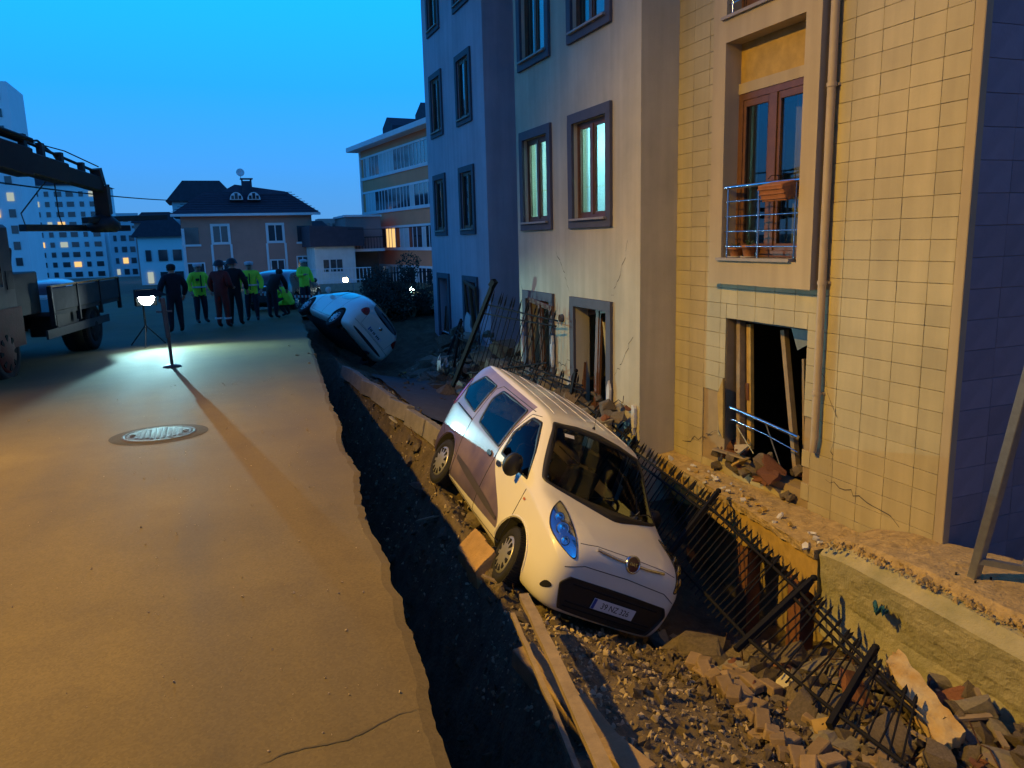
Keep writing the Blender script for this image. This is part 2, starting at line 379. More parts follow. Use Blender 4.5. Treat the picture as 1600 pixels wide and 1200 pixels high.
# ------------------------------------------------------------------ apartment building
X1, X2, X3 = 6.45, 5.525, 6.11
BL = thing('apartment_building', 'beige and mauve apartment block with cracked ground floor beside the collapsed pavement', 'building', (6.0, 11.5, -2.6), world=True)
def wall_x(name, X, y0, y1, z0, z1, openings, m, th=.25):
    ys = sorted({y0, y1} | {a for o in openings for a in o[:2]}); zs = sorted({z0, z1} | {a for o in openings for a in o[2:]})
    b = MB()
    for a, c in zip(ys, ys[1:]):
        for d, e in zip(zs, zs[1:]):
            if any(o[0] <= (a+c)/2 <= o[1] and o[2] <= (d+e)/2 <= o[3] for o in openings): continue
            F = [(X, a, d), (X, c, d), (X, c, e), (X, a, e)]; B = [(X+th, p[1], p[2]) for p in F]
            b.add(F+B, [(0, 3, 2, 1), (4, 5, 6, 7)])
    for (a, c, d, e) in openings:
        b.add([(X, a, d), (X, c, d), (X, c, e), (X, a, e), (X+th, a, d), (X+th, c, d), (X+th, c, e), (X+th, a, e)], [(0, 1, 5, 4), (1, 2, 6, 5), (2, 3, 7, 6), (3, 0, 4, 7)])
    b.add([(X, y0, z0), (X+th, y0, z0), (X+th, y0, z1), (X, y0, z1), (X, y1, z0), (X+th, y1, z0), (X+th, y1, z1), (X, y1, z1)], [(0, 1, 2, 3), (5, 4, 7, 6)])
    return b.build(name, m, BL, fix=False)
ZT, ZB = 9.6, -3.2
ROWS = [(-1.05, .58), (1.98, 3.44), (4.79, 6.25), (7.6, 9.0)]
W2Y = [(10.37, 11.50), (12.50, 13.60)]
W1Y = [(19.42, 20.40), (22.02, 22.98)]
w2 = wall_x('wall', X2, 9.43, 14.0, ZB, ZT, [(a, b, c, d) for a, b in W2Y for c, d in ROWS], 'plaster_light')
w1 = wall_x('wall', X1, 18.36, 23.75, ZB, ZT, [(a, b, c, d) for a, b in W1Y for c, d in ROWS], 'plaster_mauve')
BALC = (6.85, 8.2, 1.38, 3.92); LOWW = (6.79, 8.26, -1.25, .62)
w3 = wall_x('wall', X3+.02, 4.97, 9.47, ZB, ZT, [(6.75, 8.32, 1.2, 4.0), (6.75, 8.32, 4.1, 6.8), LOWW], 'tile_joint', .24)
# returns, recess, far end, back, roof
MB().box((X2+.25, 9.43, ZB), (6.5, 9.68, ZT)).build('return_wall', 'plaster_light', BL)
MB().box((X2+.25, 13.75, ZB), (7.8, 14.0, ZT)).build('return_wall', 'plaster_light', BL)
MB().box((7.8, 13.75, ZB), (8.05, 18.61, ZT)).build('recess_wall', 'plaster_mauve', BL)
MB().box((X1+.25, 18.36, ZB), (7.8, 18.61, ZT)).build('return_wall', 'plaster_mauve', BL)
MB().box((X1+.25, 23.5, ZB), (13, 23.75, ZT)).build('gable_wall', 'plaster_mauve', BL)
MB().box((12.7, 5.2, ZB), (13, 23.5, ZT)).build('back_wall', 'plaster_mauve', BL)
MB().box((5.2, 4.7, ZT), (13.3, 24.0, ZT+.3)).build('roof', 'concrete', BL)
# inside: floors, partitions, so that rooms stand behind the panes
for z in (-2.05, .9, 3.75, 6.6):
    for ya, yb, xa in ((5.25, 13.7, 6.5 if z < 0 else 6.46), (13.72, 18.6, 8.1), (18.65, 23.4, 6.75)): MB().box((xa, ya, z-.18), (12.6, yb, z)).build('floor_slab', 'interior_dark', BL)
MB().box((5.85, 9.75, .72), (6.45, 13.7, .9)).build('floor_slab', 'interior_dark', BL); MB().box((5.85, 9.75, 3.57), (6.45, 13.7, 3.75)).build('floor_slab', 'interior_tile', BL)
MB().box((9.4, 5.25, -2), (9.5, 23.4, 9.5)).build('partition', 'interior_dark', BL)
for y, xa in ((9.9, 6.75), (16.0, 8.1), (21.2, 6.75)): MB().box((xa, y, -2), (9.39, y+.1, 9.5)).build('partition', 'interior_dark', BL)
# tiled lit kitchen behind the two windows of the first floor
MB().box((7.6, 9.75, .95), (7.7, 13.7, 3.55)).build('kitchen_wall', 'interior_tile', BL)
MB().box((5.8, 12.0, .95), (7.55, 12.08, 3.55)).build('kitchen_wall', 'interior_tile', BL)
b = MB()
for k in range(14):
    z = 1.05+k*.19; b.box((7.592, 9.8, z), (7.6, 13.65, z+.006))
b.build('tile_joints', 'surround', BL)
for y in (10.9, 12.9):
    lp = MB().lathe([(.02, 0), (.16, -.03), (.17, -.08), (.001, -.1)], Matrix.Translation((6.9, y, 3.5)), 16).build('ceiling_lamp', 'white_debris', BL)
    add_light('kitchen_lamp', 'POINT', (6.9, y, 3.3), None, 230, (.42, .95, 1), radius=.08)
# end wall (the blue of its shade is put into the tile colour) and its corner trim
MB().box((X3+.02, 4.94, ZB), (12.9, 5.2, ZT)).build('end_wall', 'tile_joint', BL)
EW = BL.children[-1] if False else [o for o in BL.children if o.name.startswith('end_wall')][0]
MB().box((X3-.012, 4.905, ZB), (X3+.075, 5.01, ZT)).build('corner_trim', 'trim_paint', BL, bevel=.006)
def tile_mesh(w, h, m, name):
    b = MB(); b.box((-.012, -w/2+.002, -h/2+.002), (.012, w/2-.002, h/2-.002)); return b.mesh(name, m, bevel=.002)
TW, TH = .345, .1955
tm = {}
def get_tile(w, h, m):
    k = (round(w, 3), round(h, 3), m)
    if k not in tm: tm[k] = tile_mesh(w, h, m, 'tile')
    return tm[k]
cnt = 0; restv = []
rests = MB()
zr0 = 1.59-17*TH
holes = [(6.62, 8.45, 1.08, 9.7), LOWW]
broken = set()
cols = [5.013, 5.28]+[5.28+TW*i for i in range(1, 13)]; cols[-1] = 9.43
for r in range(0, 42):
    z0 = zr0+r*TH; z1 = z0+TH
    for a, c in zip(cols, cols[1:]):
        segs = [(a, c, z0, z1)]
        for h in holes:
            ns = []
            for (p, q, s, t) in segs:
                if q <= h[0] or p >= h[1] or t <= h[2] or s >= h[3]: ns.append((p, q, s, t)); continue
                if p < h[0]: ns.append((p, h[0], s, t))
                if q > h[1]: ns.append((h[1], q, s, t))
                p2, q2 = max(p, h[0]), min(q, h[1])
                if s < h[2]: ns.append((p2, q2, s, h[2]))
                if t > h[3]: ns.append((p2, q2, h[3], t))
            segs = ns
        for (p, q, s, t) in segs:
            if q-p < .02 or t-s < .02: continue
            if 6.5 < (p+q)/2 < 8.75 and -1.5 < (s+t)/2 < -.35 and random.random() < .35: continue
            if z1 > 5.0 or z1 < -1.9:
                rests.box((X3-.003, p+.003, s+.003), (X3+.02, q-.003, t-.003)); continue
            o = link('tile', get_tile(q-p, t-s, 'tile'), None, (X3+.008+random.uniform(-.0015, .0015), (p+q)/2, (s+t)/2), (0, random.uniform(-.004, .004), random.uniform(-.003, .003)))
            o.parent = w3; cnt += 1
o = rests.build('tile_field', 'tile'); o.parent = w3; setp(o, kind='stuff')
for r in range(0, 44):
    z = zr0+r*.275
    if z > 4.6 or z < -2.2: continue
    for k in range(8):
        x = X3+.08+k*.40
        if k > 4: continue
        o = link('tile', get_tile(.40, .275, 'shaded_end_tile'), None, (x+.2, 4.935+random.uniform(-.002, .002), z), (0, 0, pi/2)); o.parent = EW
# windows ----------------------------------------------------------
def window(X, y0, y1, z0, z1, surround=True, mull=.42, tilt=0, pane='glass', sash_m='brown_wood', sill=True, band=.15, broken_=False, dep=.06):
    b = MB()
    if surround:
        p = .05
        b.box((X-p, y0-band, z1), (X, y1+band, z1+band)); b.box((X-p, y0-band, z0-band), (X, y1+band, z0))
        b.box((X-p, y0-band, z0), (X, y0, z1)); b.box((X-p, y1, z0), (X, y1+band, z1))
    else: b.box((X+.19, y0, z1-.03), (X+.23, y1, z1))
    w = b.build('window', 'surround', BL, bevel=.004)
    s = MB(); xs = X+dep; t = .055
    s.box((xs, y0, z0), (xs+.06, y0+t, z1)); s.box((xs, y1-t, z0), (xs+.06, y1, z1)); s.box((xs, y0+t, z1-t), (xs+.06, y1-t, z1)); s.box((xs, y0+t, z0), (xs+.06, y1-t, z0+t))
    ym = y0+(y1-y0)*mull
    s.box((xs-.01, ym-.045, z0+t), (xs+.07, ym+.045, z1-t))
    for a, c in ((y0+t, ym-.045), (ym+.045, y1-t)):
        k = .04
        s.box((xs+.008, a, z0+t), (xs+.05, a+k, z1-t)); s.box((xs+.008, c-k, z0+t), (xs+.05, c, z1-t)); s.box((xs+.008, a+k, z0+t), (xs+.05, c-k, z0+t+k)); s.box((xs+.008, a+k, z1-t-k), (xs+.05, c-k, z1-t))
    o = s.build('sash', sash_m, None, bevel=.003); o.parent = w
    if tilt:
        o.matrix_local = Matrix.Translation((xs, (y0+y1)/2, z0)) @ Matrix.Rotation(tilt, 4, 'X') @ Matrix.Rotation(-tilt*.8, 4, 'Y') @ Matrix.Translation((-xs, -(y0+y1)/2, -z0))
    for a, c in ((y0+t+.04, ym-.085), (ym+.085, y1-t-.04)):
        if broken_: continue
        g = MB().box((xs+.026, a, z0+t+.04), (xs+.032, c, z1-t-.04)).build('pane', pane); g.parent = w
    if sill:
        g = MB().box((X-.10, y0-.03, z0-.035), (X+.12, y1+.03, z0)).build('sill', 'stone_sill', bevel=.004); g.parent = w
    return w
def curtain(X, y0, y1, z0, z1, m='curtain', n=40, amp=.025):
    b = MB(); v = []
    for k in range(n+1):
        y = y0+(y1-y0)*k/n; x = X+amp*sin(k*1.7)+amp*.5*sin(k*.61)
        v += [(x, y, z0), (x, y, z1)]
    b.add(v, [(2*k, 2*k+1, 2*k+3, 2*k+2) for k in range(n)], True); return b.build('curtain', m, BL, fix=False)
mat('curtain_white', (.55, .56, .55), .9, .12, 3)
for (a, c) in W2Y:
    for (z0, z1) in ROWS[1:]: window(X2, a, c, z0, z1, mull=.55)
for (a, c) in W1Y:
    for (z0, z1) in ROWS[1:]: window(X1, a, c, z0, z1, mull=.45, dep=.02)
    for (z0, z1) in ROWS[1:3]: curtain(X1+.3, a, a+(c-a)*.5, z0, z1, 'curtain_white', 16)
for (a, c) in W2Y: curtain(X2+.34, a, c, 4.79, 6.25, 'curtain_white', 26)
mat('towel_red', (.45, .05, .04), .9, .2, 6)
MB().box((5.9, 12.72, 2.28), (5.93, 12.92, 2.75)).build('hanging_towel', 'towel_red', BL, bevel=.01)
# ground floor: crushed windows
for i, (a, c) in enumerate(W2Y): window(X2, a, c, *ROWS[0], mull=.5, tilt=(-.13, .10)[i], broken_=True, sill=False)
for i, (a, c) in enumerate(W1Y): window(X1, a, c, *ROWS[0], mull=.5, tilt=(.16, -.12)[i], broken_=True, sill=False)
curtain(X2+.40, 10.75, 11.15, -1.1, .5, 'curtain', 14, .04); curtain(X2+.45, 12.6, 12.95, -1.0, .5, 'curtain', 12, .04)
curtain(X1+.4, 22.3, 22.9, -1, .55, 'curtain', 12, .04)
b = MB(); b.prism([(10.45, -1.05), (10.72, -1.05), (10.98, .35), (10.93, .35)], X2+.22, X2+.26, 'x'); b.build('broken_panel', 'yellow_paint', BL)
b = MB(); b.prism([(12.62, -1.0), (12.72, -1.0), (12.80, .2)], X2+.2, X2+.23, 'x'); b.build('broken_panel', 'yellow_paint', BL)
def plaster_scar(name, X, cy, cz, sy, sz, seed, m='white_debris', th=.03):
    rnd = random.Random(seed); P = []
    for k in range(14):
        a = 2*pi*k/14; r = rnd.uniform(.55, 1.15); P.append((cy+sy*r*cos(a), cz+sz*r*sin(a)))
    return MB().prism(P, X-th, X+.01, 'x').build(name, m, BL)
for k, (X, cy, cz, sy, sz) in enumerate([(X2-.05, 10.24, -.75, .05, .35), (X2-.05, 11.62, -.85, .06, .3), (X2-.05, 12.34, -.3, .05, .3), (X2-.05, 13.72, -.1, .05, .35), (X2-.02, 9.55, -.9, .06, .3), (X1-.03, 20.1, -.75, .35, .45), (X1-.02, 22.4, -1.15, .4, .2), (X1-.02, 19.6, -1.2, .3, .2)]): plaster_scar('cracked_plaster', X, cy, cz, sy, sz, k)
MB().lathe([(.07, 0), (.07, .05), (.055, .06), (.05, .02), (.001, .02)], Matrix.Translation((X2, 12.02, .33)) @ Matrix.Rotation(-pi/2, 4, 'Y'), 18).build('vent_outlet', 'surround', BL)
# balcony box
bx = MB()
y0, y1 = 6.62, 8.45; xf = 5.96
bx.box((xf, y0, 1.07), (X3+.25, BALC[0], ZT)); bx.box((xf, BALC[1], 1.07), (X3+.25, y1, ZT))
bx.box((xf, BALC[0], 1.07), (X3+.25, BALC[1], 1.36)); bx.box((xf, BALC[0], 3.92), (X3+.25, BALC[1], 4.18)); bx.box((xf, BALC[0], 6.7), (X3+.25, BALC[1], 7.0))
BOX = bx.build('balcony', 'trim_paint', BL)
for z in (1.36, 4.18):
    o = MB().box((xf-.04, 6.93, z), (6.44, BALC[1]+.06, z+.035)).build('balcony_slab', 'stone_sill'); o.parent = BOX
    r = MB()
    xr = xf+.035
    for y in (6.93, 7.55, 8.13): r.tube([(xr, y, z+.035), (xr, y, z+.86)], .013, 8)
    for k in range(4): r.tube([(xr, 6.855, z+.17+k*.18), (xr, 8.195, z+.17+k*.18)], .008, 6)
    r.tube([(xr, 6.855, z+.88), (xr, 8.195, z+.88)], .024, 10); o = r.build('railing', 'chrome'); o.parent = BOX
    # recess back: lintel wall, door
    MB().box((6.19, 6.80, z+2.10), (6.26, 8.25, z+2.62)).build('lintel_wall', 'yellow_paint', BL); MB().box((6.16, 6.80, z+1.98), (6.27, 8.25, z+2.10)).build('lintel_wall', 'trim_paint', BL)
    d = MB(); xs = 6.17
    d.box((xs, 6.80, z+.05), (xs+.07, 6.89, z+1.98)); d.box((xs, 8.12, z+.05), (xs+.07, 8.22, z+1.98)); d.box((xs, 6.89, z+1.90), (xs+.07, 8.12, z+1.98)); d.box((xs, 6.89, z+.04), (xs+.07, 8.12, z+.12)); d.box((xs-.01, 7.50, z+.12), (xs+.08, 7.62, z+1.90))
    for a, c in ((6.89, 7.50), (7.62, 8.12)):
        d.box((xs+.01, a, z+.12), (xs+.06, a+.05, z+1.90)); d.box((xs+.01, c-.05, z+.12), (xs+.06, c, z+1.90)); d.box((xs+.01, a+.05, z+1.82), (xs+.06, c-.05, z+1.90)); d.box((xs+.01, a+.05, z+.12), (xs+.06, c-.05, z+.2))
    dd = d.build('balcony_door', 'brown_wood', BL, bevel=.003)
    for a, c in ((6.94, 7.45), (7.67, 8.07)):
        g = MB().box((xs+.03, a, z+.2), (xs+.036, c, z+1.82)).build('pane', 'glass'); g.parent = dd
    curtain(6.42, 6.85, 7.46, z+.1, z+1.88, 'curtain', 30); curtain(6.42, 7.66, 7.86, z+.1, z+1.55, 'curtain', 12)
    MB().box((8.2, 5.3, z), (8.3, 9.8, z+2.4)).build('partition', 'interior_dark', BL)
# down pipe
p = MB(); p.tube([(X3-.07, 6.53, 9), (X3-.07, 6.53, -.55), (X3-.07, 6.55, -.72)], [.043, .043, .038], 14); P_ = p.build('drain_pipe', 'pipe_paint', BL)
for z in (3.15, 1.15, -.05):
    o = MB().tube([(X3-.07, 6.53, z-.02), (X3-.07, 6.53, z+.02)], .052, 14).box((X3-.03, 6.47, z-.012), (X3+.0, 6.59, z+.012)).build('pipe_bracket', 'pipe_paint'); o.parent = P_
# pots on the balcony, planter on the rail
def pot(x, y, z, r, h, label, saucer=True):
    t = thing('flower_pot', label, 'flower pot', (x, y, z), group='pots on the balcony')
    MB().lathe([(r*.7, .012), (r*.95, h*.8), (r*1.05, h*.8), (r*1.05, h), (r*.93, h), (r*.9, h*.85), (.001, h*.85)], n=20).build('pot', 'terracotta', t)
    if saucer: MB().lathe([(.001, 0), (r*1.15, 0), (r*1.25, .02), (r*1.15, .018), (.001, .012)], n=20).build('saucer', 'stone_sill', t)
    b = MB(); rnd = random.Random(int(y*100))
    for k in range(16):
        a = rnd.uniform(0, 6.28); l = rnd.uniform(.06, .16); d = Vector((cos(a), sin(a), 1.2)).normalized(); p0 = Vector((0, 0, h*.85)); s = d.cross(Vector((0, 0, 1))).normalized()*.012
        b.add([p0, p0+d*l*.6+s, p0+d*l-Vector((0, 0, .03)), p0+d*l*.6-s], [(0, 1, 2, 3)])
    b.build('leaves', 'leaf', t, fix=False)
pot(6.07, 8.05, 1.395, .085, .12, 'squat terracotta flower pot at the far end of the balcony floor'); pot(6.07, 7.80, 1.395, .085, .15, 'taller terracotta flower pot on a saucer on the balcony floor')
t = thing('planter_box', 'ribbed terracotta planter box hooked on the balcony rail', 'planter', (5.97, 7.14, 2.05), (0, radians(-14), 0))
b = MB(); b.prism([(-.10, 0), (.10, 0), (.13, .19), (-.13, .19)], -.2, .2, 'y')
b.build('box', 'terracotta', t, bevel=.008)
b = MB()
for k in range(3): b.box((-.128-.005+.018*(2-k)*.5, -.205, .03+k*.055), (.12, .205, .045+k*.055))
b.build('rib', 'terracotta', t); MB().box((-.12, -.19, .17), (.12, .19, .18)).build('potting_soil', 'soil', t)
for y in (-.12, .12): MB().tube([(.12, y, .15), (.14, y, .24), (.02, y, .27), (-.03, y, .24)], .005, 6).build('hook', 'black_iron', t)
mat('dusty_glass', (.20, .22, .23), .25, .3, 6)
# the smashed ground-floor opening in the tiled wall
lw = MB(); lw.box((X3+.2, LOWW[0], LOWW[3]-.05), (X3+.25, LOWW[1], LOWW[3])); LW = lw.build('window', 'surround', BL)
def lbar(name, p, q, w, h, m):
    o = MB().bar(p, q, w, h, (1, 0, 0)).build(name, m); o.parent = LW; return o
lbar('frame_post', (X3+.16, 8.17, .60), (X3+.10, 8.02, -1.05), .07, .09, 'old_wood'); lbar('frame_post', (X3+.2, 8.04, .55), (X3+.16, 7.90, -1.05), .08, .05, 'yellow_paint')
lbar('frame_post', (X3+.3, 7.52, .52), (X3+.24, 7.12, -1.2), .065, .07, 'old_wood'); lbar('frame_post', (X3+.36, 7.22, .2), (X3+.36, 7.14, -.9), .035, .05, 'old_wood')
lbar('latch_plate', (X3+.15, 7.99, -.2), (X3+.15, 7.97, -.42), .06, .02, 'brown_wood')
for P in ([(6.79, .60), (7.42, .60), (7.28, .30), (7.05, .42), (6.95, .12), (6.79, .05)], [(6.79, -.05), (6.9, -.25), (6.86, -.7), (6.79, -.8)]):
    o = MB().prism(P, X3+.30, X3+.306, 'x').build('glass_shard', 'dusty_glass'); o.parent = LW
o = MB().tube([(X3-.02, 8.1, -.52), (X3-.03, 7.5, -.56), (X3-.03, 6.83, -.62)], .022, 10).build('bent_rail', 'chrome'); o.parent = LW
o = MB().tube([(X3+.0, 8.1, -.68), (X3-.02, 7.4, -.72), (X3-.03, 6.83, -.80)], .008, 8).build('bent_rail', 'chrome'); o.parent = LW
for a, c in (((X3, 7.45, -.56), (X3+.1, 7.2, -1.2)), ((X3+.02, 8.02, -.75), (X3+.05, 7.7, -1.05))):
    o = MB().tube([a, c], .009, 6).build('bent_rail', 'galvanised'); o.parent = LW
o = MB().prism([(8.26, -.2), (8.36, -.35), (8.33, -.9), (8.26, -.95)], X3-.03, X3+.01, 'x').build('torn_cladding', 'surround'); o.parent = LW
o = MB().prism([(8.2, -.15), (8.31, -.38), (8.26, -.85), (8.17, -.95)], X3-.075, X3-.045, 'x').build('torn_cladding', 'yellow_paint'); o.parent = LW
# cracks running through the ground-floor plaster
def crack(X, pts, seed, w=.012):
    rnd = random.Random(seed); P = []
    for (a, c), (d, e) in zip(pts, pts[1:]):
        for k in range(7): t = k/7; P.append((a+(d-a)*t+rnd.uniform(-.03, .03), c+(e-c)*t+rnd.uniform(-.03, .03)))
    b = MB(); n = len(P)
    for i, ((a, c), (d, e)) in enumerate(zip(P, P[1:])):
        ww = w*(1-abs(2*i/n-1)**3)*rnd.uniform(.4, 1)+.002; b.bar((X-.002, a, c), (X-.002, d, e), ww, .004, (1, 0, 0)) if False else b.add([(X-.0025, a, c-ww), (X-.0025, d, e-ww), (X-.0025, d, e+ww), (X-.0025, a, c+ww)], [(0, 1, 2, 3)])
    b.build('crack', 'interior_dark', BL, fix=False)
for i, pts in enumerate(([(11.7, .75), (11.95, 1.15), (12.3, 1.5)], [(10.2, -.4), (9.9, -.1), (9.6, .35)], [(10.25, .8), (9.95, 1.2), (9.75, 1.7)], [(13.75, .5), (13.9, .9)], [(11.7, -.3), (12.0, -.5), (12.3, -.45)])): crack(X2, pts, i, .007)
for i, pts in enumerate(([(6.4, -1.0), (5.9, -1.05), (5.3, -1.2)], [(8.4, -.9), (8.8, -1.1), (9.3, -1.25)], [(6.6, .3), (6.3, -.3), (6.35, -.9)])): crack(X3-.006, pts, 10+i, .006)
# unseen apartment blocks added to keep sky light off the near street
def sky_blocker(label, x0, x1, y0, y1, h, m):
    t = thing('sky_blocking_building', label, 'building', ((x0+x1)/2, (y0+y1)/2, -2.5), world=True); MB().box((x0, y0, -2.5), (x1, y1, h)).build('wall', m, t); MB().box((x0-.4, y0-.4, h), (x1+.4, y1+.4, h+.3)).build('roof', 'concrete', t)
    for z in (1.2, 4.1, 7.0, 9.9, 12.8):
        if z > h-2: continue
        for k in range(int((y1-y0)/3)): MB().box((x1, y0+1+3*k, z), (x1+.05, y0+2.2+3*k, z+1.4)).build('window', 'surround', t)
        for k in range(int((x1-x0)/3)): MB().box((x0+1+3*k, y1, z), (x0+2.2+3*k, y1+.05, z+1.4)).build('window', 'surround', t)
sky_blocker('unseen apartment block added across the street to block sky light', -22, -10.5, -30, 9.5, 16, 'plaster_mauve')
sky_blocker('unseen apartment block added behind the viewer on the right to block sky light', 4.5, 18, -26, -1.0, 15, 'plaster_mauve')
# ------------------------------------------------------------------ vehicles
mat('tyre', (.018, .018, .018), .85, .3, 14, .3, 60)
mat('hubcap', (.42, .42, .42), .4, .15, 10, metal=.5)
mat('black_plastic', (.012, .012, .013), .55, .2, 20)
mat('under_black', (.010, .010, .010), .95, .2, 9)
mat('white_paint', (.75, .73, .66), .30, .05, 2, coat=.7)
mat('seat_fabric', (.05, .05, .055), .9, .3, 10)
mat('plate_white', (.62, .63, .66), .45, .06, 6)
mat('lamp_red', (.35, .012, .012), .15, .2, 8, coat=1)
mat('reflector', (.75, .78, .82), .08, .1, 30, metal=1)
mat('paper', (.7, .7, .68), .8, .1, 10)
glassmat('lamp_glass', (.93, .95, .97), .7, .03)
def livery():
    m = mat('livery_paint', (.75, .73, .64), .40, .05, 2, coat=.7); t = m.node_tree; n = t.nodes; L = t.links; b = n['Principled BSDF']
    src = b.inputs['Base Color'].links[0].from_socket
    tc = n.new('ShaderNodeTexCoord'); sp = n.new('ShaderNodeSeparateXYZ'); L.new(tc.outputs['Object'], sp.inputs[0])
    def mth(op, a, c=None, d=None):
        k = n.new('ShaderNodeMath'); k.operation = op
        for i, q in enumerate((a, c, d)):
            if q is None: continue
            if isinstance(q, (int, float)): k.inputs[i].default_value = q
            else: L.new(q, k.inputs[i])
        return k.outputs[0]
    nz = n.new('ShaderNodeTexNoise'); nz.inputs['Scale'].default_value = 1.7; nz.inputs['Detail'].default_value = 4; L.new(tc.outputs['Object'], nz.inputs['Vector'])
    x, z = sp.outputs[0], sp.outputs[2]
    # printed wrap on the rear half; its lower tail runs forward along the sill
    sw = n.new('ShaderNodeMapRange'); sw.interpolation_type = 'SMOOTHSTEP'; sw.inputs[1].default_value = 1.0; sw.inputs[2].default_value = .40; sw.inputs[3].default_value = .03; sw.inputs[4].default_value = .78; L.new(z, sw.inputs[0])
    mask = mth('MULTIPLY', mth('LESS_THAN', x, sw.outputs[0]), mth('GREATER_THAN', z, mth('MULTIPLY_ADD', x, .06, .34)))
    roof = mth('LESS_THAN', z, 1.645); mask = mth('MULTIPLY', mask, roof)
    ramp = n.new('ShaderNodeValToRGB'); cr = ramp.color_ramp
    for i, (p, c) in enumerate([(.18, (.05, .04, .08)), (.38, (.11, .085, .15)), (.5, (.20, .15, .18)), (.62, (.27, .21, .22)), (.80, (.14, .14, .25))]):
        e = cr.elements[i] if i < 2 else cr.elements.new(p); e.position = p; e.color = (*c, 1)
    L.new(mth('ADD', mth('MULTIPLY', nz.outputs[0], .75), mth('MULTIPLY', mth('SUBTRACT', z, .55), .22)), ramp.inputs[0])
    mx = n.new('ShaderNodeMix'); mx.data_type = 'RGBA'; L.new(mask, mx.inputs[0]); L.new(src, mx.inputs[6]); L.new(ramp.outputs[0], mx.inputs[7])
    # road dust low on the body
    d = n.new('ShaderNodeMapRange'); d.inputs[1].default_value = .55; d.inputs[2].default_value = .2; d.inputs[3].default_value = 0; d.inputs[4].default_value = .45; L.new(z, d.inputs[0])
    m2 = n.new('ShaderNodeMix'); m2.data_type = 'RGBA'; m2.inputs[7].default_value = (.30, .25, .18, 1); L.new(mth('MULTIPLY', d.outputs[0], nz.outputs[0]), m2.inputs[0]); L.new(mx.outputs[2], m2.inputs[6])
    L.new(m2.outputs[2], b.inputs['Base Color'])
livery()
def loft(stations, sub=3):
    """stations: (x, [(y, z) half section from bottom centre to top centre]); returns an evaluated smooth closed mesh"""
    bm = bmesh.new(); rings = []
    for x, half in stations:
        if not isinstance(x, (list, tuple)): x = [x]*len(half)
        full = [(xx, y, z) for xx, (y, z) in zip(x, half)]+[(xx, -y, z) for xx, (y, z) in list(zip(x, half))[-2:0:-1]]
        rings.append([bm.verts.new(p) for p in full])
    n = len(rings[0])
    for a, c in zip(rings, rings[1:]):
        for k in range(n): bm.faces.new((a[k], a[(k+1) % n], c[(k+1) % n], c[k]))
    # end caps as quad strips between the two halves
    h = n//2
    for r in (rings[0], rings[-1]):
        for k in range(h):
            i0, i1, j0, j1 = k, k+1, (n-k) % n, n-k-1
            q = [r[i0], r[i1], r[j1], r[j0]]; q = [v for i, v in enumerate(q) if v not in q[:i]]
            if len(q) >= 3: bm.faces.new(q)
    bmesh.ops.recalc_face_normals(bm, faces=bm.faces)
    me = bpy.data.meshes.new('loft'); bm.to_mesh(me); bm.free()
    return me, sub
def evaluate(me, sub, cutters=()):
    o = bpy.data.objects.new('tmp', me); COL.objects.link(o)
    s = o.modifiers.new('s', 'SUBSURF'); s.levels = s.render_levels = sub
    tmp = []
    for cm in cutters:
        c = bpy.data.objects.new('cut', cm); COL.objects.link(c); tmp.append(c)
        b = o.modifiers.new('b', 'BOOLEAN'); b.operation = 'DIFFERENCE'; b.solver = 'EXACT'; b.object = c
    dg = bpy.context.evaluated_depsgraph_get(); ev = bpy.data.meshes.new_from_object(o.evaluated_get(dg))
    for c in tmp: bpy.data.objects.remove(c)
    bpy.data.objects.remove(o); return ev
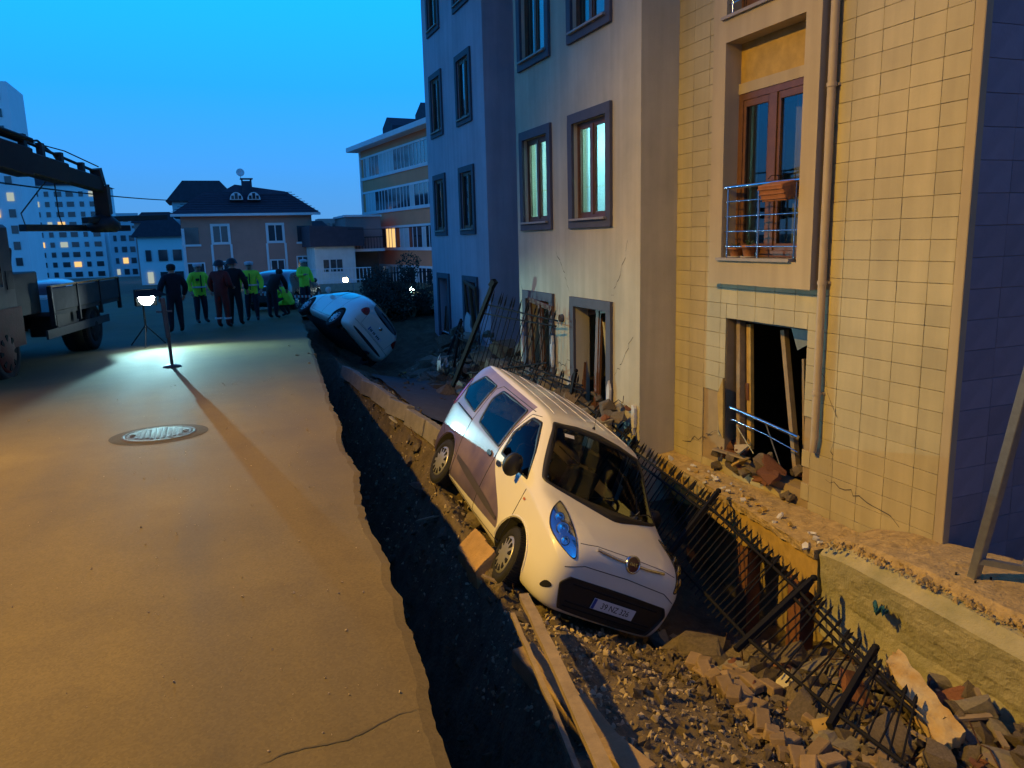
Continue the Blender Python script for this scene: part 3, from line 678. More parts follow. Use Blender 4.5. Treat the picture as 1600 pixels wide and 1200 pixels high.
class Skin:
    """body surface for laying windows, lamps, seams on it by ray casting"""
    def __init__(s, me): s.me = me; bm = bmesh.new(); bm.from_mesh(me); s.t = bvhtree.BVHTree.FromBMesh(bm); bm.free()
    def side(s, sg): return lambda u, w: (Vector((u, sg*3, w)), Vector((0, -sg, 0)))
    def front(s): return lambda u, w: (Vector((5, u, w)), Vector((-1, 0, 0)))
    def rear(s): return lambda u, w: (Vector((-5, u, w)), Vector((1, 0, 0)))
    def slant(s, ang): return lambda u, w: (Vector((cos(ang)*4, u, w+sin(ang)*4)), Vector((-cos(ang), 0, -sin(ang))))
    def top(s): return lambda u, w: (Vector((u, w, 5)), Vector((0, 0, -1)))
    def hit(s, f, u, w, off=0):
        o, d = f(u, w); p, nn, i, _ = s.t.ray_cast(o, d)
        if p is None: return None
        if nn.dot(d) > 0: nn = -nn
        return p+nn*off
    def patch(s, f, poly, off=.004, rings=5, dense=3, bulge=0., inner=0.):
        P = smooth_poly(poly, dense); n = len(P); cu = sum(p[0] for p in P)/n; cw = sum(p[1] for p in P)/n
        b = MB(); v = []; fs = []
        for r in range(rings+1):
            k = 1-r/rings*(1-inner)
            for (u, w) in P:
                q = s.hit(f, cu+(u-cu)*k, cw+(w-cw)*k, off+bulge*(1-k*k))
                v.append(q if q is not None else (v[-1] if v else Vector((0, 0, 0))))
        for r in range(rings):
            for i in range(n): fs.append((r*n+i, r*n+(i+1) % n, (r+1)*n+(i+1) % n, (r+1)*n+i))
        b.add(v, fs, True); return b, P
    def ring(s, f, poly, off=.006, width=.02, dense=3):
        P = smooth_poly(poly, dense); n = len(P); cu = sum(p[0] for p in P)/n; cw = sum(p[1] for p in P)/n; v = []; fs = []
        for k, oo in ((0, -.004), (0, off), (1, off), (1, -.004)):
            for (u, w) in P:
                du, dw = u-cu, w-cw; l = sqrt(du*du+dw*dw)+1e-6; m_ = 1+(width*.5 if k == 0 else -width*.5)/l
                q = s.hit(f, cu+du*m_, cw+dw*m_, oo) or s.hit(f, u, w, oo) or Vector((0, 0, 0)); v.append(q)
        for r in range(3):
            for i in range(n): fs.append((r*n+i, r*n+(i+1) % n, (r+1)*n+(i+1) % n, (r+1)*n+i))
        b = MB(); b.add(v, fs, True); return b
    def line(s, f, pts, r=.004, n=5, off=0, step=.03):
        Q = []
        for (a, c), (d, e) in zip(pts, pts[1:]):
            m_ = max(2, int(sqrt((d-a)**2+(e-c)**2)/step))
            for k in range(m_): Q.append((a+(d-a)*k/m_, c+(e-c)*k/m_))
        Q.append(pts[-1]); P = [s.hit(f, u, w, off) for u, w in Q]; P = [p for p in P if p is not None]
        b = MB(); b.tube(P, r, n); return b
def smooth_poly(poly, it=3):
    P = [tuple(p) for p in poly]
    for _ in range(it):
        Q = []
        for (a, b), (c, d) in zip(P, P[1:]+P[:1]): Q += [(a*.75+c*.25, b*.75+d*.25), (a*.25+c*.75, b*.25+d*.75)]
        P = Q
    return P
def rpoly(poly, r=.05):
    """polygon with tight rounded corners"""
    Q = []; n = len(poly)
    for i in range(n):
        p = Vector(poly[i]).to_2d(); a = Vector(poly[i-1]).to_2d()-p; b = Vector(poly[(i+1) % n]).to_2d()-p
        Q += [tuple(p+a.normalized()*min(r, a.length*.4)), tuple(p), tuple(p+b.normalized()*min(r, b.length*.4))]
    return Q
def inside(P, u, w):
    c = False; n = len(P)
    for i in range(n):
        (a, b), (d, e) = P[i], P[i-1]
        if (b > w) != (e > w) and u < (d-a)*(w-b)/(e-b)+a: c = not c
    return c
def carve(me, tests):
    bm = bmesh.new(); bm.from_mesh(me); kill = []
    for f in bm.faces:
        c = f.calc_center_median(); nn = f.normal
        if any(t(c, nn) for t in tests): kill.append(f)
    bmesh.ops.delete(bm, geom=kill, context='FACES'); bm.to_mesh(me); bm.free()
def wheel(parent, x, y, z, r, sg, w=.185, steer=0, cap='hubcap', spokes=12):
    t = MB(); m4 = Matrix.Translation((x, y, z)) @ Matrix.Rotation(steer, 4, 'Z') @ Matrix.Rotation(-sg*pi/2, 4, 'X')
    t.lathe([(r*.62, -w/2), (r*.9, -w/2), (r*.985, -w*.36), (r, 0), (r*.985, w*.36), (r*.9, w/2), (r*.70, w/2+.004), (r*.64, w*.40)], m4, 40)
    for k in range(60):                                     # tread blocks
        a = 2*pi*k/60
        t.box((r-.008, -.010, -w*.40), (r+.004, .010, w*.40), m4 @ Matrix.Rotation(a, 4, 'Z'))
    W = t.build('wheel', 'tyre', parent, fix=False)
    c = MB(); c.lathe([(r*.66, w*.30), (r*.655, w*.47), (r*.60, w*.52), (r*.28, w*.60), (r*.18, w*.62), (.001, w*.62)], m4, 40)
    C_ = c.build('hub_cap', cap, None, fix=False); C_.parent = W
    d = MB()
    for k in range(spokes):
        a = 2*pi*k/spokes; mm = m4 @ Matrix.Rotation(a, 4, 'Z')
        d.prism([(r*.36, -r*.035), (r*.56, -r*.085), (r*.59, 0), (r*.56, r*.085), (r*.36, r*.035)], w*.50, w*.578, 'z', mm)
    o = d.build('vent_slots', 'under_black', None, fix=False); o.parent = C_
    return W
def text_mesh(s, size, m, name, ext=.001):
    c = bpy.data.curves.new(name, 'FONT'); c.body = s; c.size = size; c.align_x = 'CENTER'; c.align_y = 'CENTER'; c.extrude = ext
    o = bpy.data.objects.new('t', c); COL.objects.link(o); dg = bpy.context.evaluated_depsgraph_get()
    me = bpy.data.meshes.new_from_object(o.evaluated_get(dg)); bpy.data.objects.remove(o); me.materials.clear(); me.materials.append(M[m]); return me
def plate(parent, loc, rot, txt, mrk=None):
    p = MB().box((-.26, -.056, -.004), (.26, .056, .004)).build('number_plate', 'plate_white', parent, loc, rot, bevel=.003)
    if txt: b = link('plate_text', text_mesh(txt, .085, 'black_plastic', 'plate_text'), p, (.02, -.002, .0045)); b.scale = (.92, 1, 1)
    else:                                             # characters too blurred to read
        m_ = MB(); [m_.box((x, -.03, .0042), (x+.03, .03, .0056)).box((x+.008, -.012, .0056), (x+.022, .015, .006)) for x in (-.20, -.155, -.08, -.035, .05, .10, .15)]; m_.build('plate_marks', 'black_plastic', p)
    MB().box((-.255, -.052, .0042), (-.222, .052, .0052)).build('plate_band', 'plate_blue', p); return p
mat('plate_blue', (.02, .05, .30), .5, .1, 5)
def lp(a, b, t): return (a[0]+(b[0]-a[0])*t, a[1]+(b[1]-a[1])*t)
def half(zb, *pts): return [(0, zb), (pts[0][0]*.7, zb)]+list(pts)
ARCH = [(1.20, .375), (-1.31, .365)]
def build_van():
    R = Matrix(((-.0209, .8806, .4735), (-.9917, .0419, -.1218), (-.1271, -.4721, .8723)))
    t = thing('delivery_van', 'white delivery van with purple rear wrap tilted into the collapsed roadside', 'van', (3.117, 8.146, -1.941))
    t.rotation_euler = R.to_euler()
    S = []
    def st(x, zb, p2, p3, p4, p5, p6, p7, p8, p9): S.append((x, [(0, zb), (p2[0]*.75, zb), p2, p3, lp(p3, p4, .84), p4, lp(p4, p5, .14), p5, p6, lp(p6, p7, .75), p7, lp(p7, p8, .22), p8, (0, p9)]))
    st(2.00, .30, (.48, .31), (.55, .42), (.54, .59), (.49, .70), (.40, .74), (.27, .755), (.14, .76), .762)
    st(1.975, .22, (.63, .24), (.69, .42), (.675, .63), (.62, .78), (.52, .84), (.36, .865), (.19, .876), .88)
    st(1.89, .19, (.745, .22), (.785, .45), (.77, .72), (.705, .87), (.60, .925), (.44, .95), (.23, .96), .965)
    st(1.70, .18, (.815, .21), (.842, .50), (.828, .82), (.765, .95), (.67, .99), (.51, 1.015), (.275, 1.025), 1.03)
    st(1.45, .18, (.84, .21), (.862, .54), (.852, .885), (.80, .995), (.72, 1.035), (.555, 1.055), (.30, 1.07), 1.075)
    st(1.22, .18, (.845, .21), (.865, .56), (.858, .94), (.82, 1.035), (.755, 1.065), (.60, 1.085), (.32, 1.10), 1.105)
    st(1.13, .18, (.845, .21), (.865, .57), (.858, .97), (.825, 1.055), (.765, 1.095), (.63, 1.13), (.33, 1.158), 1.165)
    st(.85, .18, (.845, .21), (.865, .57), (.86, 1.0), (.82, 1.13), (.765, 1.225), (.655, 1.315), (.35, 1.365), 1.378)
    st(.58, .18, (.845, .21), (.865, .57), (.86, 1.01), (.815, 1.23), (.745, 1.405), (.645, 1.52), (.35, 1.572), 1.585)
    st(.38, .18, (.845, .21), (.865, .57), (.86, 1.01), (.81, 1.28), (.735, 1.52), (.64, 1.635), (.36, 1.678), 1.69)
    st(.16, .18, (.845, .21), (.865, .57), (.86, 1.01), (.81, 1.30), (.735, 1.565), (.645, 1.685), (.37, 1.715), 1.725)
    st(-.6, .18, (.845, .21), (.865, .57), (.86, 1.01), (.81, 1.31), (.74, 1.585), (.655, 1.70), (.38, 1.728), 1.737)
    st(-1.3, .18, (.845, .21), (.865, .57), (.86, 1.01), (.81, 1.31), (.74, 1.58), (.655, 1.695), (.38, 1.72), 1.728)
    st(-1.76, .20, (.84, .23), (.86, .57), (.855, 1.0), (.80, 1.30), (.73, 1.565), (.64, 1.675), (.37, 1.70), 1.706)
    st(-1.90, .26, (.80, .27), (.825, .57), (.82, .99), (.765, 1.29), (.69, 1.53), (.60, 1.62), (.35, 1.645), 1.65)
    st(-1.94, .34, (.72, .35), (.75, .57), (.745, .98), (.69, 1.27), (.61, 1.46), (.50, 1.53), (.28, 1.55), 1.555)
    me, sub = loft(S, 3)
    cut = []
    for (x, r) in ((1.20, .375), (-1.31, .365)):
        for sg in (-1, 1):
            c = MB(); c.lathe([(.001, -.18), (r, -.18), (r, .35), (.001, .35)], Matrix.Translation((x, sg*.74, .315)) @ Matrix.Rotation(-sg*pi/2, 4, 'X'), 40)
            cm = c.mesh('cut', 'under_black'); bm = bmesh.new(); bm.from_mesh(cm); bmesh.ops.remove_doubles(bm, verts=bm.verts, dist=.002); bmesh.ops.recalc_face_normals(bm, faces=bm.faces); bm.to_mesh(cm); bm.free(); cut.append(cm)
    smooth = evaluate(me, sub); K = Skin(smooth)
    body = evaluate(me, sub, cut)
    body.materials.clear(); body.materials.append(M['livery_paint'])
    body.materials.append(M['under_black'])
    for p in body.polygons:
        p.use_smooth = True; c = p.center; p.material_index = int(abs(c.y) > .45 and any(sqrt((c.x-ax)**2+(c.z-.315)**2) < ar+.0015 for ax, ar in ARCH))
    WS = rpoly([(-.755, 1.135), (-.40, 1.115), (0, 1.105), (.40, 1.115), (.755, 1.135), (.655, 1.46), (.60, 1.61), (.3, 1.65), (0, 1.66), (-.3, 1.65), (-.60, 1.61), (-.655, 1.46)], .05)
    FD = rpoly([(.88, 1.035), (.13, 1.02), (.07, 1.28), (.17, 1.53), (.35, 1.545), (.64, 1.29)], .06)
    SD = rpoly([(-.02, 1.04), (-.80, 1.07), (-.90, 1.38), (-.80, 1.535), (-.03, 1.555)], .09)
    RQ = rpoly([(-1.08, 1.11), (-1.05, 1.53), (-1.50, 1.52), (-1.73, 1.28), (-1.60, 1.14)], .06)
    RW = [(-.6, 1.02), (.6, 1.02), (.56, 1.42), (.40, 1.5), (-.40, 1.5), (-.56, 1.42)]
    sWS, sFD, sSD, sRQ, sRW = [smooth_poly(p, 3) for p in (WS, FD, SD, RQ, RW)]
    def shrink(P, k=.97): cu = sum(p[0] for p in P)/len(P); cw = sum(p[1] for p in P)/len(P); return [(cu+(a-cu)*k, cw+(b-cw)*k) for a, b in P]
    i1, i2, i3, i4, i5 = [shrink(p) for p in (sWS, sFD, sSD, sRQ, sRW)]
    carve(body, [lambda c, n: c.x > .25 and n.x > .2 and n.z > .2 and inside(i1, c.y, c.z), lambda c, n: abs(n.y) > .5 and (inside(i2, c.x, c.z) or inside(i3, c.x, c.z) or inside(i4, c.x, c.z)), lambda c, n: n.x < -.5 and inside(i5, c.y, c.z)])
    B = link('body', body, t)
    f = K.front()
    def glaze(fn, poly, nm, seal=.035):
        b, _ = K.patch(fn, poly, .0035, 6); g = b.build(nm, 'car_glass', t)
        s = K.ring(fn, poly, .006, seal).build('seal', 'black_plastic'); s.parent = g; return g
    ws = glaze(f, WS, 'windscreen', .05)
    for sg in (-1, 1):
        for poly, nm in ((FD, 'door_window'), (SD, 'sliding_door_window'), (RQ, 'quarter_window')): glaze(K.side(sg), poly, nm)
    glaze(K.rear(), RW, 'rear_window')
    # cabin
    b = MB(); b.box((-1.8, -.72, .30), (1.3, .72, .36)); b.box((-1.8, -.74, .36), (.7, -.70, .95)); b.box((-1.8, .70, .36), (.7, .74, .95)); b.build('cabin_floor', 'under_black', t)
    b = MB(); b.prism([(.72, .55), (1.25, .55), (1.22, 1.04), (.95, 1.075), (.72, .98)], -.70, .70, 'y'); D = b.build('dashboard', 'black_plastic', t, bevel=.02)
    MB().lathe([(.17, -.012), (.19, 0), (.17, .012), (.155, 0), (.17, -.012)], Matrix.Translation((.62, .36, .98)) @ Matrix.Rotation(radians(-62), 4, 'Y'), 24).build('steering_wheel', 'black_plastic', t)
    for y in (-.36, .36):
        s = MB(); s.box((-.1, y-.24, .5), (.4, y+.24, .66)); s.box((-.12, y-.23, .62), (.02, y+.23, 1.18), Matrix.Translation((-.02, 0, 0)) @ Matrix.Rotation(0, 4, 'Y')); S_ = s.build('seat', 'seat_fabric', t, bevel=.04)
        o = MB().box((-.13, y-.12, 1.22), (-.03, y+.12, 1.42)).build('headrest', 'seat_fabric', bevel=.03); o.parent = S_
    b = MB(); b.prism([(.42, .98), (.50, 1.20), (.46, 1.06), (.58, 1.12), (.55, 1.02)], 1.03, 1.04, 'x'); o = b.build('glove_on_dashboard', 'paper'); o.parent = D
    o = MB().tube([(1.1, .22, 1.082), (1.14, .40, 1.086), (1.08, .58, 1.10)], [.02, .035, .02], 6).build('paper_on_dashboard', 'paper'); o.parent = D
    o = MB().box((1.0, -.58, 1.077), (1.13, -.40, 1.082)).build('paper_on_dashboard', 'paper'); o.parent = D
    o = K.patch(f, [(-.50, 1.545), (-.38, 1.56), (-.38, 1.585), (-.50, 1.57)], .006, 1, 0)[0].build('windscreen_sticker', 'paper'); o.parent = ws
    # headlights: reflector bowl on the wing, lamps, clear cover
    for sg in (-1, 1):
        def hf(u, w, sg=sg): d = Vector((-.72, -sg*.62, -.32)).normalized(); c = Vector((1.60, sg*.675, .88)); r = Vector((0, 0, 1)).cross(d).normalized()*sg; uu = Vector((0, 0, 1)); uu = (uu-d*uu.dot(d)).normalized(); return (c+r*u+uu*w-d*2, d)
        HL = [(-.17, .23), (-.15, .235), (-.03, .17), (.09, .07), (.21, -.04), (.275, -.16), (.27, -.19), (.23, -.195), (.07, -.14), (-.09, -.05), (-.165, .09)]
        b, _ = K.patch(hf, HL, .003, 4, 3); h = b.build('headlight', 'reflector', t)
        for (u, w, r) in ((-.055, .075, .045), (.035, -.005, .058), (.115, -.095, .040)):
            p = K.hit(hf, u, w, .006); o = hf(u, w)
            m4 = Matrix.Translation(p) @ (-o[1]).to_track_quat('Z', 'Y').to_matrix().to_4x4()
            k = MB().lathe([(r*1.05, -.01), (r, .012), (r*.9, .014), (r*.45, -.004), (.001, .002)], m4, 20).build('bulb_bowl', 'reflector'); k.parent = h
            k = MB().lathe([(r*1.12, -.01), (r*1.12, .008), (r*1.02, .008)], m4, 20).build('bowl_rim', 'black_plastic'); k.parent = h
        b, _ = K.patch(hf, HL, .010, 5, 3, bulge=.022); k = b.build('cover', 'lamp_glass'); k.parent = h
        k = K.ring(hf, HL, .008, .012).build('headlight_seal', 'black_plastic'); k.parent = h
        tl = K.patch(K.rear(), [(sg*.70, .98), (sg*.79, .98), (sg*.77, 1.35), (sg*.68, 1.42), (sg*.66, 1.2)], .008, 3, 3)[0].build('tail_light', 'lamp_red', t)
        o = K.patch(K.side(sg), [(-1.74, .97), (-1.90, .97), (-1.86, 1.38), (-1.77, 1.40)], .008, 3, 2)[0].build('lens', 'lamp_red'); o.parent = tl
    # grille, bumper, emblem
    GR = [(-.59, .585), (-.57, .60), (.57, .60), (.59, .585), (.645, .52), (.645, .49), (.56, .29), (.53, .265), (-.53, .265), (-.56, .29), (-.645, .49), (-.645, .52)]
    g = K.patch(f, GR, .004, 6, 2)[0].build('grille', 'black_plastic', t)
    o = K.ring(f, GR, .012, .025, 2).build('grille_rim', 'black_plastic'); o.parent = g
    for z in (.31, .36, .54): o = K.line(f, [(-.52, z), (.52, z)], .009, 6, .006).build('grille_slat', 'under_black'); o.parent = g
    for sg in (-1, 1):
        fg = K.patch(f, [(sg*.70, .46), (sg*.76, .47), (sg*.775, .36), (sg*.70, .42)], .004, 3, 2)[0].build('bumper_intake', 'under_black', t)
    pp = K.hit(f, .02, .43, .012); plate(t, pp, Matrix(((0, 0, 1), (1, 0, 0), (0, 1, 0))).to_euler(), '39 NZ 326')
    ch = K.line(f, [(-.42, .905), (-.2, .893), (.2, .893), (.42, .905)], .016, 8, .008).build('chrome_bar', 'chrome', t)
    ep = K.hit(f, 0, .893, .012); m4 = Matrix.Translation(ep) @ Matrix.Rotation(radians(68), 4, 'Y')
    o = MB().lathe([(.085, -.02), (.088, .012), (.074, .02), (.070, .012)], m4, 32).build('emblem_ring', 'chrome'); o.parent = ch
    mat('emblem_face', (.10, .012, .02), .3, .2, 9, coat=1)
    o = MB().lathe([(.072, .010), (.001, .014)], m4, 32).build('emblem_face', 'emblem_face'); o.parent = ch
    o = link('emblem_letters', text_mesh('FIAT', .048, 'chrome', 'emblem_letters', .002), ch); o.matrix_local = m4 @ Matrix.Translation((0, 0, .016)) @ Matrix.Rotation(pi/2, 4, 'Z')
    # seams, handles, mouldings
    seam = [('front_door_seam', [(.98, .96), (.98, .55), (.93, .30), (.06, .26), (.03, .6), (.03, 1.0), (.02, 1.3), (.10, 1.56), (.26, 1.60)]), ('sliding_door_seam', [(.03, .26), (-.9, .26), (-.94, .55), (-1.0, .75), (-1.0, 1.5), (-.9, 1.58), (.1, 1.60)]), ('rail', [(-1.02, 1.02), (-1.66, 1.03)])]
    for sg in (-1, 1):
        fs = K.side(sg)
        for nm, pts in seam: K.line(fs, pts,   .012 if nm == 'rail' else .0058, 6, 0.002 if nm == 'rail' else -.0018).build('slide_rail' if nm == 'rail' else 'door_seam', 'black_plastic', t)
        K.patch(fs, [(.72, .43), (-.85, .50), (-.88, .60), (.70, .50)], .010, 4, 1)[0].build('side_moulding', 'side_strip', t)
        K.patch(fs, [(.14, .88), (.27, .885), (.27, .945), (.14, .94)], .016, 3, 2)[0].build('door_handle', 'black_plastic', t)
        K.patch(fs, [(-.06, .88), (-.19, .885), (-.19, .945), (-.06, .94)], .016, 3, 2)[0].build('door_handle', 'black_plastic', t)
        K.patch(fs, [(1.02, .86), (1.07, .86), (1.07, .885), (1.02, .885)], .006, 2, 2)[0].build('side_repeater', 'lamp_amber', t)
        m = MB(); m4 = Matrix.Translation((.70, sg*.985, 1.08)); m.lathe([(.001, -.055), (.06, -.05), (.10, -.02), (.105, .02), (.095, .045), (.001, .045)], m4 @ Matrix.Rotation(pi/2, 4, 'Y') @ Matrix.Scale(1.25, 4, (1, 0, 0)), 20); mi = m.build('wing_mirror', 'black_plastic', t)
        o = MB().bar((.72, sg*.80, 1.03), (.71, sg*.93, 1.06), .06, .04).build('mirror_arm', 'black_plastic'); o.parent = mi
        o = MB().lathe([(.092, .0), (.001, .002)], Matrix.Translation((.652, sg*.985, 1.08)) @ Matrix.Rotation(-pi/2, 4, 'Y') @ Matrix.Scale(1.25, 4, (1, 0, 0)), 20).build('mirror_glass', 'reflector'); o.parent = mi
    K.line(f, [(-.68, .66), (-.5, .735), (0, .755), (.5, .735), (.68, .66)], .005, 5, -.001).build('bumper_seam', 'black_plastic', t)
    for sg in (-1, 1):
        K.line(K.side(sg), [(-1.60, .60), (-1.72, .66), (-1.86, .66)], .005, 5, -.001).build('wing_seam', 'black_plastic', t)
        for cx_, r_ in ((1.20, .392), (-1.31, .382)): K.line(K.side(sg), [(cx_+r_*cos(a), .315+r_*sin(a)) for a in [pi*(.02+.96*q/18) for q in range(19)]], .011, 6, .002).build('arch_lip', 'livery_paint', t)
    for y in (-.66, .66): K.line(K.top(), [(.2, y*.82), (-1.6, y*.82)], .006, 6, .0).build('roof_ditch', 'white_paint', t)
    for y in (-.28, 0, .28): K.line(K.top(), [(.0, y), (-1.55, y)], .008, 6, -.002).build('roof_rib', 'white_paint', t)
    K.line(f, [(-.60, .90), (-.42, .93), (0, .94), (.42, .93), (.60, .90)], .004, 5, -.001).build('bonnet_seam', 'black_plastic', t)
    ap = K.hit(K.top(), .22, 0, 0); a = MB().lathe([(.022, 0), (.016, .015), (.006, .03)], Matrix.Translation(ap), 12).build('antenna', 'black_plastic', t)
    o = MB().tube([ap+Vector((0, 0, .02)), ap+Vector((-.14, 0, .24))], .0032, 6).build('antenna_rod', 'black_plastic'); o.parent = a
    for y in (-.28, .34): MB().tube([(1.13, y, 1.135), (1.05, y+.28, 1.20), (1.07, y+.32, 1.19)], .007, 5).build('wiper', 'black_plastic', t)
    b = MB()
    for x in (1.2, -1.31): b.tube([(x, -.66, .32), (x, .66, .32)], .04, 8)
    b.box((-1.7, -.5, .17), (1.7, .5, .24)); b.tube([(-1.9, .3, .24), (.5, .25, .2)], .03, 8); b.build('chassis', 'under_black', t)
    for x, y, sg in ((1.20, -.755, -1), (1.20, .755, 1), (-1.31, -.755, -1), (-1.31, .755, 1)): wheel(t, x, y, .30, .30, sg, steer=radians(-10) if x > 0 else 0)
    return t
mat('lamp_amber', (.5, .16, .01), .3, .1, 5)
mat('side_strip', (.07, .06, .06), .5, .2, 6)
build_van()
ARCH2 = [(1.25, .36), (-1.2, .36)]
def build_hatch():
    t = thing('white_hatchback', 'white hatchback lying on its right side beyond the van, tail towards the viewer', 'car', (2.973, 22.312, -1.004))
    S = []
    def st(x, zb, p2, p3, p4, p5, p6, p7, p8, p9): S.append((x, [(0, zb), (p2[0]*.75, zb), p2, p3, p4, p5, p6, p7, p8, (0, p9)]))
    st(1.98, .32, (.40, .33), (.48, .45), (.46, .55), (.40, .60), (.32, .62), (.22, .63), (.1, .635), .64)
    st(1.90, .22, (.66, .25), (.72, .45), (.70, .60), (.63, .68), (.52, .71), (.36, .73), (.18, .74), .745)
    st(1.60, .18, (.80, .22), (.82, .48), (.80, .70), (.74, .79), (.63, .825), (.46, .85), (.24, .865), .87)
    st(1.10, .18, (.82, .22), (.845, .50), (.83, .80), (.77, .89), (.68, .915), (.52, .935), (.27, .95), .955)
    st(.90, .18, (.82, .22), (.845, .50), (.835, .83), (.78, .93), (.70, .97), (.55, 1.005), (.29, 1.03), 1.04)
    st(.45, .18, (.82, .22), (.845, .50), (.835, .86), (.76, 1.06), (.66, 1.22), (.53, 1.30), (.28, 1.34), 1.35)
    st(.10, .18, (.82, .22), (.845, .50), (.835, .87), (.755, 1.12), (.64, 1.34), (.52, 1.415), (.28, 1.45), 1.46)
    st(-.7, .18, (.82, .22), (.845, .50), (.835, .88), (.755, 1.13), (.64, 1.36), (.52, 1.435), (.28, 1.465), 1.475)
    st(-1.3, .19, (.82, .23), (.845, .52), (.83, .90), (.745, 1.12), (.62, 1.32), (.50, 1.39), (.27, 1.42), 1.43)
    st(-1.68, .24, (.79, .28), (.825, .54), (.80, .90), (.71, 1.08), (.58, 1.23), (.46, 1.29), (.25, 1.32), 1.33)
    st(-1.90, .30, (.72, .33), (.77, .54), (.73, .86), (.63, 1.00), (.50, 1.09), (.38, 1.13), (.2, 1.15), 1.16)
    st(-1.97, .36, (.60, .38), (.66, .54), (.63, .80), (.54, .90), (.42, .95), (.3, .975), (.16, .985), .99)
    me, sub = loft(S, 3); K = Skin(evaluate(me, sub)); cut = []
    for x in (1.25, -1.2):
        for sg in (-1, 1):
            c = MB(); c.lathe([(.001, -.18), (.36, -.18), (.36, .35), (.001, .35)], Matrix.Translation((x, sg*.74, .31)) @ Matrix.Rotation(-sg*pi/2, 4, 'X'), 32)
            cm = c.mesh('cut', 'under_black'); bm = bmesh.new(); bm.from_mesh(cm); bmesh.ops.remove_doubles(bm, verts=bm.verts, dist=.002); bmesh.ops.recalc_face_normals(bm, faces=bm.faces); bm.to_mesh(cm); bm.free(); cut.append(cm)
    body = evaluate(me, sub, cut); body.materials.clear(); body.materials.append(M['white_paint'])
    body.materials.append(M['under_black'])
    for p in body.polygons:
        p.use_smooth = True; c = p.center; p.material_index = int(abs(c.y) > .45 and any(sqrt((c.x-ax)**2+(c.z-.31)**2) < ar+.0015 for ax, ar in ARCH2))
    link('body', body, t)
    mat('dark_glass', (.012, .014, .016), .06, .1, 3, coat=1)
    RW = [(-.52, 1.06), (.52, 1.06), (.47, 1.30), (.35, 1.355), (-.35, 1.355), (-.47, 1.30)]
    K.patch(K.rear(), RW, .005, 5)[0].build('rear_window', 'dark_glass', t); K.patch(K.front(), [(-.6, .99), (.6, .99), (.52, 1.33), (.3, 1.39), (-.3, 1.39), (-.52, 1.33)], .005, 6)[0].build('windscreen', 'dark_glass', t)
    for sg in (-1, 1):
        fs = K.side(sg)
        for poly in ([(.70, .93), (-.08, .93), (-.08, 1.29), (.10, 1.31), (.35, 1.20)], [(-.14, .94), (-.9, .96), (-.95, 1.2), (-.8, 1.29), (-.14, 1.30)]): K.patch(fs, poly, .005, 4, 2)[0].build('side_window', 'dark_glass', t)
        for pts in ([(.80, .9), (.75, .30), (-.10, .28), (-.10, 1.34)], [(-.10, .28), (-.75, .28), (-.98, .62), (-.98, 1.2), (-.85, 1.32)]): K.line(fs, pts, .004, 5, -.001).build('door_seam', 'black_plastic', t)
        K.patch(fs, [(.05, .80), (.20, .80), (.20, .85), (.05, .85)], .016, 2, 2)[0].build('door_handle', 'white_paint', t)
        K.patch(K.rear(), [(sg*.50, .84), (sg*.70, .80), (sg*.735, .86), (sg*.66, 1.02), (sg*.58, 1.06)], .008, 3, 2)[0].build('tail_light', 'lamp_red', t)
        K.patch(K.front(), [(sg*.42, .60), (sg*.68, .62), (sg*.70, .70), (sg*.56, .74)], .008, 3, 2)[0].build('headlight', 'reflector', t)
        MB().lathe([(.001, -.05), (.07, -.04), (.09, 0), (.08, .04), (.001, .045)], Matrix.Translation((.62, sg*.93, .98)) @ Matrix.Rotation(pi/2, 4, 'Y'), 14).build('wing_mirror', 'white_paint', t)
    K.line(K.rear(), [(-.70, .56), (-.3, .575), (.3, .575), (.70, .56)], .005, 5, -.001).build('bumper_seam', 'black_plastic', t)
    K.line(K.rear(), [(-.55, 1.0), (-.50, .60), (.50, .60), (.55, 1.0)], .004, 5, -.001).build('hatch_seam', 'black_plastic', t)
    K.patch(K.rear(), [(-.60, .44), (.60, .44), (.55, .36), (-.55, .36)], .006, 3, 2)[0].build('bumper_panel', 'black_plastic', t)
    ep = K.hit(K.rear(), 0, .90, .006); MB().lathe([(.055, 0), (.05, .012), (.001, .012)], Matrix.Translation(ep) @ Matrix.Rotation(-pi/2, 4, 'Y'), 20).build('emblem', 'chrome', t)
    pp = K.hit(K.rear(), 0, .68, .010); plate(t, pp, Matrix(((0, 0, -1), (-1, 0, 0), (0, 1, 0))).to_euler(), '')
    b = MB(); b.box((-1.6, -.6, .16), (1.7, .6, .22)); b.tube([(-1.9, -.3, .24), (.5, -.25, .18)], .035, 8); b.tube([(-1.2, -.66, .31), (-1.2, .66, .31)], .05, 8); b.build('chassis', 'under_black', t)
    for x, y, sg in ((1.25, -.75, -1), (1.25, .75, 1), (-1.2, -.75, -1), (-1.2, .75, 1)): wheel(t, x, y, .30, .30, sg, spokes=9)
    return t
HB = build_hatch()
HB.rotation_euler = Matrix(((-.192, -.588, .785), (.979, -.174, .109), (.073, .79, .609))).to_euler()
